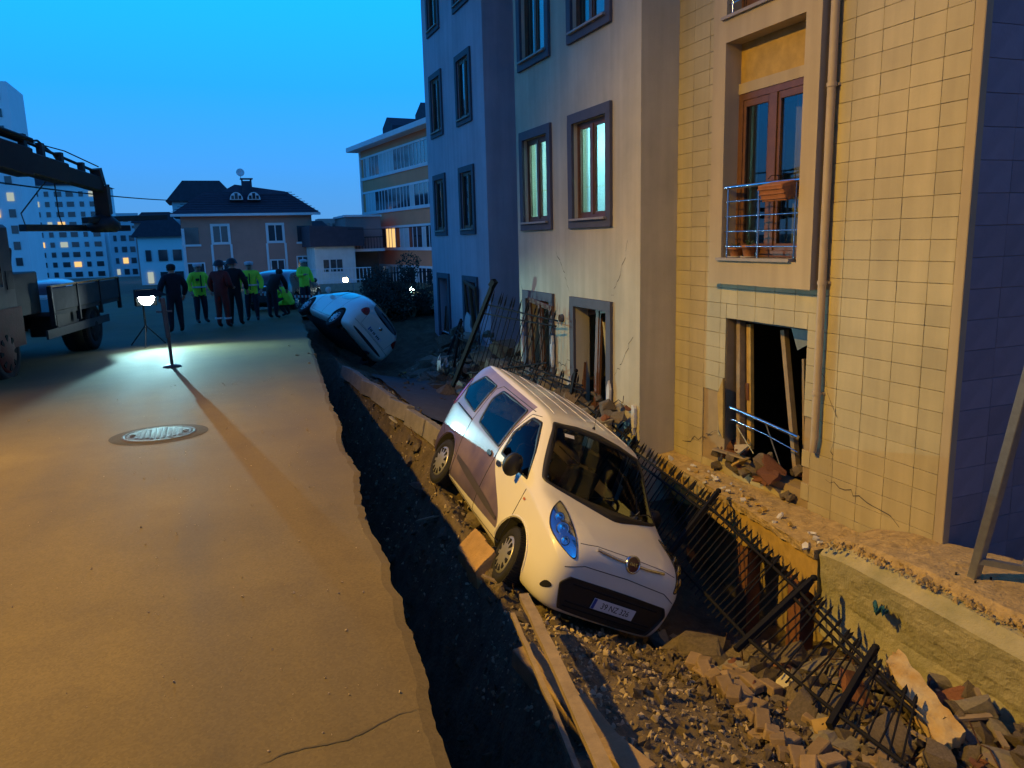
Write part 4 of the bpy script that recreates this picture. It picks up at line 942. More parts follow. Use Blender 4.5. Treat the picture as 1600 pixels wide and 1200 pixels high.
# ------------------------------------------------------------------ collapsed strip: walls, fences, debris
def lump(name, stations, m, parent=None, amp=.03, fr=6., sub=6, ny=40, smooth=False, world=None):
    """stations: [(y, [(x, z), ...] closed profile)] -> rough solid"""
    n = len(stations[0][1]); v = []; f = []; ys = [stations[0][0]+(stations[-1][0]-stations[0][0])*k/ny for k in range(ny+1)]
    N = n*sub
    for y in ys:
        for (a, pa), (c, pc) in zip(stations, stations[1:]):
            if min(a, c)-1e-6 <= y <= max(a, c)+1e-6:
                t = (y-a)/(c-a); prof = [(p[0]+(q[0]-p[0])*t, p[1]+(q[1]-p[1])*t) for p, q in zip(pa, pc)]; break
        cx = sum(p[0] for p in prof)/n; cz = sum(p[1] for p in prof)/n
        for i in range(n):
            (x0, z0), (x1, z1) = prof[i], prof[(i+1) % n]
            for k in range(sub):
                t = k/sub; x = x0+(x1-x0)*t; z = z0+(z1-z0)*t; p = Vector((x, y, z))
                d = amp*(noise.noise(p*fr)+.6*noise.noise(p*fr*2.7)+.35*noise.noise(p*fr*6.5)); dx, dz = x-cx, z-cz; l = sqrt(dx*dx+dz*dz)+1e-6
                v.append((x+dx/l*d, y+amp*.6*noise.noise(p*fr*1.7+Vector((7, 7, 7))), z+dz/l*d))
    for j in range(len(ys)-1):
        for i in range(N): f.append((j*N+i, j*N+(i+1) % N, (j+1)*N+(i+1) % N, (j+1)*N+i))
    f.append(tuple(range(N-1, -1, -1))); f.append(tuple(range((len(ys)-1)*N, len(ys)*N)))
    b = MB(); b.add(v, f, smooth); return b.build(name, m, parent)
mat('crumbled_top', (.55, .40, .17), .95, .45, 9, 1.0, 30, world_co=True)
GW = thing('retaining_wall', 'broken yellow painted retaining wall pushed against the tiled facade', 'wall', (5.6, 7.6, -3), world=True)
def fx(y): return interp([(5.6, 5.36), (9.7, 5.86)], y)
lump('coping', [(y, [(fx(y), -1.46), (X3-.02, -1.43), (X3-.02, -1.58), (fx(y)+.02, -1.56)]) for y in (5.75, 6.5, 7.5, 8.5, 9.42)], 'crumbled_top', GW, .022, 7, 8, 110)
lump('painted_face', [(y, [(fx(y)+.06, -1.56), (fx(y)+.16, -1.56), (fx(y)+.16, -1.95+.05*sin(y*3)), (fx(y)+.06, -1.92+.07*sin(y*4.1))]) for y in (5.75, 6.2, 6.7, 7.2, 7.7, 8.2, 8.8, 9.42)], 'yellow_paint', GW, .012, 8, 5, 90)
for y in (6.05, 7.1, 8.4): lump('pier', [(y, [(fx(y)+.1, -1.9), (fx(y)+.3, -1.9), (fx(y)+.3, -3.2), (fx(y)+.1, -3.2)]), (y+.2, [(fx(y)+.1, -1.9), (fx(y)+.3, -1.9), (fx(y)+.3, -3.2), (fx(y)+.1, -3.2)])], 'brick_red', GW, .015, 8, 5, 6)
for k in range(34):
    y = random.uniform(5.8, 9.3); x = fx(y)+random.uniform(-.03, .25); b = MB(); s = random.uniform(.02, .06)
    P = [(random.uniform(.5, 1)*s*cos(a), random.uniform(.5, 1)*s*sin(a)) for a in (0, 1.2, 2.5, 3.7, 5)]
    b.prism(P, -.012, .012).build('plaster_flake', 'white_debris' if k % 3 else 'yellow_paint', GW, (x, y, -1.43+random.uniform(-.02, .03)), (random.uniform(-.8, .8), random.uniform(-.8, .8), random.uniform(0, 6)))
CW = thing('concrete_wall', 'thick mossy concrete wall with crumbled earthy top in the near right corner', 'wall', (5.7, 4.3, -2.3), world=True)
def prof(f0, f1, zt, bx): return [(f0, -2.35), (f0+.02, -1.9), (f1, zt-.03), (f1+.12, zt+.07), (f1+.5, zt+.10), (bx, zt+.06), (bx, -2.35)]
lump('wall_body', [(5.72, prof(5.46, 5.42, -1.46, X3-.01)), (5.3, prof(5.40, 5.32, -1.37, X3-.01)), (4.6, prof(5.36, 5.24, -1.34, 6.3)), (3.5, prof(5.32, 5.20, -1.36, 6.9)), (2.0, prof(5.25, 5.15, -1.4, 7.0))], 'concrete_moss', CW, .016, 4, 14, 110)
cr = MB(); rnd = random.Random(3)
def rock_mesh(seed, m, lv=2, amp=.35, name='stone'):
    rn = random.Random(seed*13+5); bm = bmesh.new()
    for k in range(13): bm.verts.new([math.copysign(min(abs(c)*1.5, .8+.15*rn.random()), c) for c in Vector((rn.gauss(0, 1), rn.gauss(0, 1), rn.gauss(0, 1))).normalized()])
    r = bmesh.ops.convex_hull(bm, input=bm.verts); bmesh.ops.delete(bm, geom=[v for v in bm.verts if not v.link_faces], context='VERTS')
    bmesh.ops.dissolve_limit(bm, angle_limit=.25, verts=bm.verts, edges=bm.edges); bmesh.ops.triangulate(bm, faces=bm.faces)
    bmesh.ops.subdivide_edges(bm, edges=bm.edges, cuts=2 if lv > 1 else 1, use_grid_fill=True)
    for v in bm.verts: v.co += Vector((noise.noise(v.co*3+Vector((seed, 0, 0))), noise.noise(v.co*3+Vector((0, seed, 5))), noise.noise(v.co*3+Vector((9, 0, seed)))))*.085
    me = bpy.data.meshes.new(name); bm.to_mesh(me); bm.free(); me.materials.append(M[m]); return me
RK = [rock_mesh(i, 'rubble') for i in range(7)]; RB = [rock_mesh(i+20, 'brick_red', 1, .25) for i in range(3)]; RC = [rock_mesh(i+40, 'concrete', 2, .3) for i in range(3)]
def scatter_stuff(name, m, n, region, smin, smax, zf, seed, lift=.3, kind='stuff', parent=None):
    rnd = random.Random(seed); b = MB(); base = []
    for s in range(6):
        pts = [Vector((rnd.uniform(-1, 1), rnd.uniform(-1, 1), rnd.uniform(-.8, .8))).normalized()*rnd.uniform(.6, 1) for _ in range(9)]
        bm = bmesh.new(); [bm.verts.new(p) for p in pts]; r = bmesh.ops.convex_hull(bm, input=bm.verts); bm.verts.index_update()
        used = [v for v in bm.verts if v.link_faces]; idx = {v: i for i, v in enumerate(used)}; base.append(([v.co.copy() for v in used], [tuple(idx[v] for v in f.verts) for f in bm.faces])); bm.free()
    k = 0
    while k < n:
        x, y = region(rnd)
        if x is None: continue
        s = smin+(smax-smin)*rnd.random()**3; z = zf(x, y)+s*lift; vv, ff = base[rnd.randrange(6)]; R_ = Euler((rnd.uniform(0, 6), rnd.uniform(0, 6), rnd.uniform(0, 6))).to_matrix()
        b.add([R_ @ Vector((p.x*s, p.y*s*.8, p.z*s*.7))+Vector((x, y, z)) for p in vv], ff); k += 1
    o = b.build(name, m, parent, fix=False); setp(o, kind=kind); return o
def chunk_top(x, y): return interp([(3.5, -1.26), (4.6, -1.24), (5.3, -1.27), (5.7, -1.36)], y)
scatter_stuff('crumbs', 'crumbled_top', 2600, lambda r: (r.uniform(5.3, 6.25), r.uniform(3.0, 5.65)), .006, .045, chunk_top, 5, .2, parent=CW)
lump('soil_cap', [(5.66, [(5.50, -1.40), (5.55, -1.33), (X3-.02, -1.31), (X3-.02, -1.42)]), (5.2, [(5.38, -1.34), (5.5, -1.22), (X3-.02, -1.20), (X3-.02, -1.38)]), (4.6, [(5.34, -1.32), (5.5, -1.20), (6.28, -1.19), (6.28, -1.36)]), (3.4, [(5.32, -1.34), (5.5, -1.21), (6.8, -1.19), (6.8, -1.36)]), (2.0, [(5.27, -1.38), (5.4, -1.25), (6.9, -1.22), (6.9, -1.4)])], 'crumbled_top', CW, .022, 8, 16, 120)
# fallen iron fence ------------------------------------------------------------
def picket_mesh():
    b = MB(); b.tube([(0, 0, 0), (0, 0, .86)], .0085, 6); b.tube([(0, 0, .86), (0, 0, .885), (0, 0, .93), (0, 0, 1.0)], [.009, .018, .016, .001], 6, smooth=False); return b.mesh('picket', 'black_iron')
PK = picket_mesh()
def bilin(q, s, t): a = q[0].lerp(q[1], s); c = q[2].lerp(q[3], s); return a.lerp(c, t)      # q: bottom0 bottom1 top0 top1
def place_picket(p0, p1, parent):
    d = p1-p0; o = link('picket', PK, parent, p0); o.rotation_euler = d.to_track_quat('Z', 'Y').to_euler(); o.scale = (1, 1, d.length); return o
def fence_panel(label, q, n, posts=(0, 1), sag=0., group='fallen iron fence panels', skip=(), rail2=True, postw=.05, jit=.02):
    q = [Vector(p) for p in q]; t = thing('iron_fence_panel', label, 'fence', q[0], group=group, world=True)
    nrm = (q[1]-q[0]).cross(q[2]-q[0]).normalized()
    def S(s, tt): return bilin(q, s, tt)+nrm*sag*sin(pi*s)
    for tt in (.06, .86)+((.76,) if rail2 else ()):
        MB().tube([S(k/12, tt) for k in range(13)], .016, 6).build('rail', 'black_iron', t)
    for k in range(n):
        if k in skip: continue
        s = (k+.5)/n; rnd = random.uniform(-jit, jit); a = S(s, -.04); c = S(max(0, min(1, s+rnd)), 1.04)+nrm*random.uniform(-jit, jit); place_picket(a, c, t)
    for s in posts:
        a, c = S(s, -.12), S(s, 1.06)
        b = MB(); b.bar(a, c, postw, postw, nrm); b.lathe([(.001, -.035), (.03, -.02), (.036, 0), (.028, .022), (.001, .035)], Matrix.Translation(c+(c-a).normalized()*.03), 10); b.build('post', 'black_iron', t)
    return t
T0, T1, T2, T3 = (5.52, 9.55, -1.22), (5.33, 7.35, -1.38), (5.02, 5.42, -1.60), (4.66, 3.85, -1.78)
B0, B1, B2, B3 = (4.80, 9.3, -2.05), (4.55, 7.15, -1.95), (4.22, 5.32, -1.98), (3.95, 3.30, -1.80)
fence_panel('black iron fence panel leaning behind the van bonnet against the broken wall', (B0, B1, T0, T1), 20, (0, 1), .02)
fence_panel('black spiked fence panel spanning the dark pit right of the van', (B1, B2, T1, T2), 18, (), -.05, rail2=False)
fence_panel('black spiked fence panel lying flat on brick rubble nearest the viewer', (B2, B3, T2, T3), 17, (0, .62), -.06, jit=.05)
fence_panel('leaning iron fence panel in front of the dark left window of the beige wall', ((4.55, 14.6, -1.05), (5.15, 11.9, -.45), (4.86, 13.85, .72), (5.32, 11.7, .45)), 15, (), .03, postw=.07)
fence_panel('bent lower fence panel sticking out of rubble beneath the leaning one', ((4.7, 13.4, -1.3), (5.2, 10.9, -1.35), (5.0, 13.1, -.35), (5.42, 11.0, -.55)), 13, (.9,), .06, jit=.06)
fence_panel('crumpled fence panel between van roof and the right crushed window', ((4.75, 11.0, -1.5), (4.85, 9.4, -1.75), (5.3, 10.8, -.75), (5.4, 9.35, -1.05)), 11, (.4,), -.06, jit=.06)
fence_panel('dark broken fence panel by the rubble under the mauve wall', ((5.2, 18.6, -1.5), (5.0, 16.2, -1.4), (5.6, 18.3, -.35), (5.0, 16.0, -.2)), 10, (.0, .55), .03, skip=(2, 3, 6))
t = thing('fence_post', 'heavy black fence post leaning steeply out of the far rubble', 'post', (4.35, 15.0, -1.35), world=True)
MB().bar((4.35, 15.0, -1.35), (4.88, 13.75, .82), .075, .075).build('shaft', 'black_iron', t); MB().bar((4.86, 13.75, .82), (4.90, 13.66, .93), .10, .10).build('cap', 'black_iron', t)
# galvanised railing that still stands at the near right corner
t = thing('steel_railing', 'standing galvanised steel railing post and rails at the right picture edge', 'railing', (5.74, 4.30, -1.2), world=True)
MB().bar((5.74, 4.30, -1.21), (5.47, 3.78, .78), .075, .075, (1, 0, 0)).build('post', 'galvanised', t, bevel=.006)
MB().box((5.62, 4.19, -1.225), (5.86, 4.41, -1.21)).build('foot_plate', 'galvanised', t)
for dx, dy in ((-.09, .09), (.09, -.09), (-.09, -.09)): MB().tube([(5.74+dx, 4.3+dy, -1.30), (5.74+dx, 4.3+dy, -1.18)], .009, 6).build('anchor_bolt', 'black_iron', t)
MB().bar((5.70, 4.24, -1.02), (6.25, 3.55, -1.05), .05, .05).build('rail', 'galvanised', t); MB().bar((5.50, 3.86, .45), (6.05, 3.15, .42), .05, .05).build('rail', 'galvanised', t)
for k in range(3): MB().bar((5.90+.14*k, 4.0-.18*k, -1.03), (5.73+.14*k, 3.6-.18*k, .44), .022, .022).build('baluster', 'galvanised', t)
MB().bar((6.10, 3.8, -1.25), (6.06, 3.75, -.95), .05, .05).build('post', 'galvanised', t)
# rubble heaps -----------------------------------------------------------------
def debris(t, x, y, z, rnd):
    c = rnd.random(); a = rnd.uniform(0, 6.28); L_ = rnd.uniform(.15, .6); d = Vector((cos(a), sin(a), rnd.uniform(-.1, .5)))*L_; p = Vector((x, y, z+.05))
    if c < .4: MB().tube([p-d*.5, p-d*.1+Vector((.02, .03, .05)), p+d*.3, p+d*.5+Vector((0, .05, .10))], .006, 5).build('rebar', 'rust', t)
    elif c < .7: MB().bar(p-d*.5, p+d*.5, rnd.uniform(.03, .09), .02).build('wood_piece', 'old_wood', t)
    else:
        P = [(rnd.uniform(.4, 1)*.16*cos(q), rnd.uniform(.4, 1)*.16*sin(q)) for q in (0, 1, 2.1, 3.2, 4.1, 5.2)]; MB().prism(P, -.012, .012).build('plaster_piece', rnd.choice(('white_debris', 'yellow_paint', 'plaster_light', 'trim_paint')), t, p, (rnd.uniform(-.6, .6), rnd.uniform(-.6, .6), a))
mat('rust', (.10, .045, .02), .9, .4, 20)
def heap(label, n, region, smin, smax, hf, seed, meshes, flat=.75):
    rnd = random.Random(seed); P = []
    t = None
    for k in range(n):
        x, y = region(rnd); s = smin+(smax-smin)*rnd.random()**2; z = hf(x, y, rnd)
        if t is None: t = thing('rubble_heap', label, 'rubble', (x, y, z), world=True)
        me = rnd.choice(meshes)
        nm = 'brick' if me in RB else 'stone'
        sc = (s*rnd.uniform(.8, 1.3), s*rnd.uniform(.7, 1.1), s*flat*rnd.uniform(.6, 1)) if nm == 'stone' else (s*1.1, s*.62, s*.42)
        if k % 6 == 5: debris(t, x, y, z, rnd)
        o = link(nm, me, t, (x, y, z), (rnd.uniform(-.6, .6), rnd.uniform(-.6, .6), rnd.uniform(0, 6.3)), sc)
    return t
gz = lambda x, y: ground_z(x, y)
heap('jumbled stones piled under the two crushed windows of the beige wall', 130, lambda r: (5.5-abs(r.gauss(0, .38)), r.uniform(9.6, 14.2)), .06, .24, lambda x, y, r: max(gz(x, y), -1.5+.75*max(0, (x-4.6)))+r.uniform(-.02, .08), 1, RK+RC+RB[:1])
heap('dark stones heaped below the mauve wall behind the van', 190, lambda r: (r.uniform(4.3, 6.35), r.uniform(14.2, 20.5)), .09, .34, lambda x, y, r: gz(x, y)+.5*max(0, x-4.6)*r.random()+r.uniform(-.03, .05), 2, RK+RC)
heap('brown wall stones and brick spilling from the smashed ground floor window', 34, lambda r: (r.uniform(5.98, 6.42), r.uniform(6.82, 8.35)), .07, .19, lambda x, y, r: -1.45+r.uniform(0, .42)+.18*(x-6), 4, RK+RB)
heap('brick and stone rubble lying beneath the near fallen fence panel', 150, lambda r: (r.uniform(3.9, 5.2), r.uniform(2.9, 5.7)), .05, .20, lambda x, y, r: gz(x, y)+r.uniform(-.02, .12), 5, RK+RB+RC)
heap('large pale stones in the shadowed pit beside the van bumper', 26, lambda r: (r.uniform(3.9, 4.9), r.uniform(5.2, 6.5)), .10, .26, lambda x, y, r: gz(x, y)+.1, 6, RK+RC)
heap('soil covered stones along the bank under the van wheels', 40, lambda r: (r.uniform(2.0, 2.9), r.uniform(5.8, 13)), .04, .12, lambda x, y, r: gz(x, y)+.02, 8, RK)
heap('broken concrete lumps at the foot of the near concrete wall', 30, lambda r: (r.uniform(4.75, 5.45), r.uniform(2.8, 4.2)), .06, .2, lambda x, y, r: gz(x, y)+.12+r.uniform(0, .1), 9, RK+RC)
def gz2(x, y): return ground_z(x, y)+clod(x, y, ground_z(x, y))
scatter_stuff('gravel', 'gravel', 3300, lambda r: (r.uniform(1.9, 4.4), r.uniform(2.9, 6.3)), .006, .05, gz2, 11, .35)
scatter_stuff('gravel', 'gravel', 3000, lambda r: (r.uniform(2.0, 4.6), r.uniform(6.3, 15)), .008, .05, gz2, 12, .35)
scatter_stuff('soil_clods', 'soil', 2600, lambda r: (edge(6)+r.uniform(.2, 3.4), r.uniform(2.9, 17)), .02, .09, gz2, 13, .2)
scatter_stuff('gravel', 'gravel', 1800, lambda r: (r.uniform(4.0, 5.3), r.uniform(2.8, 6.0)), .01, .06, gz2, 14, .4)
scatter_stuff('soil_clods', 'soil', 1800, lambda r: (r.uniform(3.3, 5.3), r.uniform(2.9, 5.8)), .015, .08, gz2, 17, .5)
scatter_stuff('road_grit', 'gravel', 420, lambda r: (lambda y: (edge(y)-abs(r.gauss(0, 1.2))-.06, y))(r.uniform(2.2, 12)), .003, .012, lambda x, y: road_z(y), 15, .5)
# paving blocks
def block_mesh(l, w, h, m, name, seed=0):
    b = MB(); b.box((-l/2, -w/2, -h/2), (l/2, w/2, h/2)); me = b.mesh(name, m, bevel=.008); return me
PV = block_mesh(.20, .11, .08, 'paver', 'paver'); KB = block_mesh(.52, .20, .16, 'paver', 'kerb_block'); KC = block_mesh(.9, .14, .26, 'concrete', 'kerb_stone')
t = thing('broken_paving', 'tilted row of loose terracotta paving blocks running through the near rubble', 'paving', (3.6, 4.6, -2), world=True); rnd = random.Random(21)
for k in range(15):
    s = k/14; x = 3.72-.30*s+rnd.uniform(-.03, .03); y = 5.35-1.75*s; link('paver', PV, t, (x, y, gz(x, y)+.08+rnd.uniform(0, .05)), (rnd.uniform(-.4, .3), rnd.uniform(-.35, .35), 1.0+rnd.uniform(-.5, .5)))
for k in range(30):
    x = rnd.uniform(3.5, 4.2); y = rnd.uniform(3.2, 5.3); link('paver', PV, t, (x, y, gz(x, y)+.03+rnd.uniform(0, .05)), (rnd.uniform(-.25, .25), rnd.uniform(-.25, .25), rnd.choice((.2, 1.75))+rnd.uniform(-.25, .25)))
t = thing('kerb_row', 'broken orange kerb blocks lying under the two wooden battens', 'kerb', (2.1, 4.4, -1.6), world=True)
for k in range(5):
    s = k/4; x = 2.06+.12*s; y = 5.0-1.5*s; link('kerb_block', KB, t, (x, y, gz(x, y)+.05+.01*k), (rnd.uniform(-.12, .12), rnd.uniform(-.15, .15), 1.68+rnd.uniform(-.08, .08)))
t = thing('kerb_row', 'orange kerb slabs standing on the bank between the van wheels', 'kerb', (2.25, 7.6, -1.6), world=True)
mat('kerb_orange', (.46, .29, .12), .9, .35, 5, .5, 40, world_co=True)
for k, (ya, yb, dx) in enumerate(((7.10, 7.42, .0), (7.44, 7.80, .02))): lump('kerb_block', [(y, [(2.27+dx, -2.0), (2.24+dx, -1.66), (2.46+dx, -1.47), (2.56+dx, -1.9)]) for y in (ya, (ya+yb)/2, yb)], 'kerb_orange', t, .010, 6, 8, 14)
t = thing('kerb_row', 'long pale kerb line slumped along the bank behind the van', 'kerb', (2.6, 13, -1), world=True)
for k in range(7):
    y = 10.3+k*.93; x = interp([(10, 2.80), (13, 2.58), (16.5, 2.42)], y); link('kerb_stone', KC, t, (x, y, gz(x, y)+.02), (rnd.uniform(-.1, .1)+.25, rnd.uniform(-.05, .05), pi/2+.09+rnd.uniform(-.05, .05)))
b = MB(); nx, ny_ = 10, 40; v = []
for j in range(ny_+1):
    for i in range(nx+1):
        y = 11.6+6.6*j/ny_; x = 3.0+1.25*i/nx+.06*noise.noise(Vector((i*3, j*.8, 2)))*(1 if i in (0, nx) else 0)+(y-11.6)*.03; v.append((x, y, gz(x, y)+.09+.03*noise.noise(Vector((x, y, 0)))))
b.add(v, [(j*(nx+1)+i, j*(nx+1)+i+1, (j+1)*(nx+1)+i+1, (j+1)*(nx+1)+i) for j in range(ny_) for i in range(nx)], True)
n0 = len(v); b.add([(x, y, z-.1) for x, y, z in v], [(j*(nx+1)+i, j*(nx+1)+i+1, (j+1)*(nx+1)+i+1, (j+1)*(nx+1)+i) for j in range(ny_) for i in range(nx)])
o = b.build('pavement_slab', 'slab_asphalt', fix=False); setp(o, 'sunken grey asphalt strip sloping between kerb line and far rubble', 'pavement')
# timber battens
def batten(label, p, q, w, h, seed):
    b = MB(); p, q = Vector(p), Vector(q); d = (q-p); n = 24; r = d.cross(Vector((0, 0, 1))).normalized(); u = r.cross(d.normalized()); v = []
    for k in range(n+1):
        c = p+d*k/n+u*.02*sin(k/n*pi)+r*.008*noise.noise(Vector((k*.4, seed, 0)))
        for a, e in ((-1, -1), (1, -1), (1, 1), (-1, 1)): v.append(c+r*w/2*a*(1+.06*noise.noise(Vector((k, seed, a))))+u*h/2*e)
    b.add(v, [(k*4+i, k*4+(i+1) % 4, k*4+4+(i+1) % 4, k*4+4+i) for k in range(n) for i in range(4)]+[(3, 2, 1, 0), (n*4, n*4+1, n*4+2, n*4+3)])
    o = b.build('timber_batten', 'old_wood'); setp(o, label, 'timber', 'battens by the trench'); return o
batten('wide weathered wooden batten running from the van front wheel to the lower edge', (2.27, 5.82, -1.36), (1.62, 2.75, -1.12), .085, .05, 1)
batten('thin pale wooden batten beside the trench, left of the wide one', (2.10, 5.66, -1.42), (1.58, 3.05, -1.25), .035, .035, 2)
# odd pieces
def plaster_slab():
    A, B, C_, D = [Vector(v) for v in ((4.82, 4.30, -1.76), (5.02, 4.36, -1.72), (4.74, 3.50, -1.86), (4.50, 3.50, -1.92))]; n, w = 26, 8; v = []; top = []; nn = (B-A).cross(D-A).normalized()
    if nn.z < 0: nn = -nn
    for k in range(n+1):
        for i in range(w+1):
            s, t_ = k/n, i/w; p = A.lerp(D, s).lerp(B.lerp(C_, s), t_); ed = (1 if i in (0, w) or k in (0, n) else 0)
            q = p+(B-A)*.16*noise.noise(Vector((s*7, t_*2, 3)))*ed+(D-A)*.05*noise.noise(Vector((s*2, t_*9, 8)))*ed; top.append(q+nn*.02*noise.noise(p*9))
    W_ = w+1; m_ = len(top); f = [(k*W_+i, k*W_+i+1, (k+1)*W_+i+1, (k+1)*W_+i) for k in range(n) for i in range(w)]
    b = MB(); b.add(top+[q-nn*.10 for q in top], f+[tuple(j+m_ for j in reversed(q)) for q in f]+[(k*W_, (k+1)*W_, (k+1)*W_+m_, k*W_+m_) for k in range(n)]+[(k*W_+w, (k+1)*W_+w, (k+1)*W_+w+m_, k*W_+w+m_) for k in range(n)]+[(i, i+1, i+1+m_, i+m_) for i in range(w)]+[(n*W_+i, n*W_+i+1, n*W_+i+1+m_, n*W_+i+m_) for i in range(w)])
    mat('yellow_slab', (.62, .54, .33), .85, .3, 4, .5, 30, col2=(.50, .30, .07)); o = b.build('plaster_slab', 'yellow_slab'); setp(o, 'broken slab of pale yellow plaster leaning on the near concrete wall', 'slab')
plaster_slab()
def rag(name, label, loc, s, m, seed, cat):
    b = MB(); n = 9; v = []
    for j in range(n+1):
        for i in range(n+1):
            u, w = i/n-.5, j/n-.5; p = Vector((u*3, w*3, seed)); v.append((u*s[0], w*s[1]+.3*u*s[0]*noise.noise(p), s[2]*noise.noise(p*1.3)+s[2]*.5*noise.noise(p*3)))
    b.add(v, [(j*(n+1)+i, j*(n+1)+i+1, (j+1)*(n+1)+i+1, (j+1)*(n+1)+i) for j in range(n) for i in range(n)], True)
    o = b.build(name, m, None, loc, (.2, .3, seed), fix=False); setp(o, label, cat); md = o.modifiers.new('solid', 'SOLIDIFY'); md.thickness = .006; return o
rag('cloth_scrap', 'crumpled teal cloth scrap on the mossy concrete wall face', (5.22, 4.75, -1.60), (.20, .10, .09), 'blue_cloth', .8, 'cloth')
rag('plastic_sheet', 'twisted white plastic sheet lying on the far rubble', (4.75, 16.9, -1.12), (.95, .22, .25), 'white_debris', 1.2, 'sheet')
# ------------------------------------------------------------------ crane truck, rescue gear, people
mat('truck_red', (.13, .015, .013), .6, .4, 5, .2, 30)
mat('truck_grey', (.055, .055, .06), .55, .3, 4)
mat('boom_paint', (.022, .023, .026), .6, .35, 5, .2, 40)
mat('bed_board', (.045, .045, .048), .7, .35, 6, .2, 50)
mat('amber_strip', (.5, .22, .03), .5, .2, 5)
emat('flood_glow', (.75, .97, 1), 120)
def build_truck():
    ang = atan2(-.984, -.178); t = thing('crane_truck', 'dark crane truck with red chassis parked on the left of the street', 'truck', (-3.58, 18.8, road_z(18.8)), (0, radians(0), ang))
    inv = (Matrix.Translation(t.location) @ Matrix.Rotation(ang, 4, 'Z')).inverted()
    L = lambda p: inv @ Vector(p)
    b = MB(); b.box((-1.5, -.42, .62), (5.0, -.30, .86)); b.box((-1.5, .30, .62), (5.0, .42, .86))
    for x in (-1.4, 0, 1.6, 3.2): b.box((x, -.3, .66), (x+.1, .3, .82))
    b.build('chassis', 'truck_red', t)
    # cab
    P = [(3.5, .75), (5.5, .75), (5.55, 1.45), (5.2, 2.45), (5.0, 2.55), (3.5, 2.55)]
    b = MB(); b.prism(P, -1.12, 1.12, 'y'); cab = b.build('cab', 'truck_grey', t, bevel=.05)
    b = MB(); b.prism([(3.45, .55), (5.6, .55), (5.62, 1.2), (3.45, 1.2)], -1.14, 1.14, 'y'); o = b.build('cab_skirt', 'truck_red'); o.parent = cab
    for sg in (-1, 1):
        o = MB().prism([(4.0, 1.55), (5.25, 1.55), (5.0, 2.3), (4.0, 2.3)], sg*1.125, sg*1.135, 'y').build('side_window', 'dark_glass'); o.parent = cab
        o = MB().box((3.6, sg*1.125-.01, 1.5), (3.85, sg*1.125+.01, 1.8)).build('vent_panel', 'black_plastic'); o.parent = cab
        o = MB().box((5.1, sg*1.2-.05, 1.6), (5.2, sg*1.2+.12*sg, 2.1)).build('wing_mirror', 'black_plastic'); o.parent = cab
    o = MB().prism([(-.95, 1.5), (.95, 1.5), (.85, 2.35), (-.85, 2.35)], 5.2, 5.3, 'x').build('windscreen', 'dark_glass'); o.parent = cab
    # load bed with drop sides
    b = MB(); b.box((-1.7, -1.2, .92), (2.35, 1.2, 1.0)); bed = b.build('load_bed', 'bed_board', t)
    for sg in (-1, 1):
        for k in range(3):
            o = MB().box((-1.68+k*1.34, sg*1.2-.02, 1.0), (-.40+k*1.34, sg*1.2+.02, 1.42)).build('drop_side', 'bed_board', bevel=.01); o.parent = bed
        for x in (-1.70, -.36, .98, 2.31): o = MB().box((x, sg*1.2-.04, .75), (x+.06, sg*1.2+.04, 1.46)).build('stake', 'black_plastic'); o.parent = bed
        o = MB().box((-1.7, sg*1.2-.03, 1.44), (2.35, sg*1.2+.03, 1.48)).build('side_rail', 'amber_strip'); o.parent = bed
        o = MB().box((-.9, sg*1.16-.02, .52), (2.6, sg*1.16+.02, .68)).build('side_guard', 'truck_grey'); o.parent = bed
    b = MB(); b.box((.75, .6, .5), (1.9, 1.1, .95)); b.build('tool_box', 'black_plastic', t, bevel=.02); MB().tube([(2.0, -.8, .7), (3.0, -.8, .7)], .28, 16).build('fuel_tank', 'truck_grey', t)
    for x, ys in ((0, (1.02, .74, -.74, -1.02)), (4.17, (1.0, -1.0))):
        for y in ys: wheel(t, x, y, .5, .5, 1 if y > 0 else -1, .26, cap='truck_red' if x else 'under_black', spokes=8)
    for sg in (-1, 1): MB().lathe([(.56, -.16), (.58, -.16), (.58, .16), (.56, .16)], Matrix.Translation((0, sg*.9, .52)) @ Matrix.Rotation(pi/2, 4, 'X'), 24).build('mudguard', 'black_plastic', t)
    # crane: column, lower arm, upper boom folded back over the bed
    b = MB(); b.box((2.45, -.5, .9), (3.35, .5, 1.3)); b.lathe([(.32, 1.3), (.28, 1.6), (.22, 2.2), (.2, 2.3)], Matrix.Translation((2.9, 0, 0)), 20); b.box((2.4, .45, 1.0), (3.4, 1.05, 1.75)); b.box((2.55, -.95, .95), (3.3, -.45, 1.6))
    b.tube([(2.4, .6, 1.75), (2.5, .7, 2.15), (2.9, .75, 2.2), (3.3, .7, 1.8)], .04, 6); cr = b.build('crane_base', 'boom_paint', t, bevel=.02)
    A = L((-4.15, 12.2, 3.50)); Bp = L((-1.85, 17.0, 2.90))
    b = MB(); b.bar((2.9, 0, 2.2), A, .34, .42); b.tube([Vector((2.95, 0, 1.5)), A*.55+Vector((2.9, 0, 2.2))*.45], .08, 10); o = b.build('lower_arm', 'boom_paint', t, bevel=.02)
    b = MB(); d = (Bp-A); m1 = A+d*.62; m2 = A+d*.80; b.bar(A-d*.04, m1, .32, .46); b.bar(A+d*.3, m2, .25, .36); b.bar(m1, Bp, .19, .28)
    up_ = Vector((0, 0, 1)); bm_ = b.build('boom', 'boom_paint', t, bevel=.02)
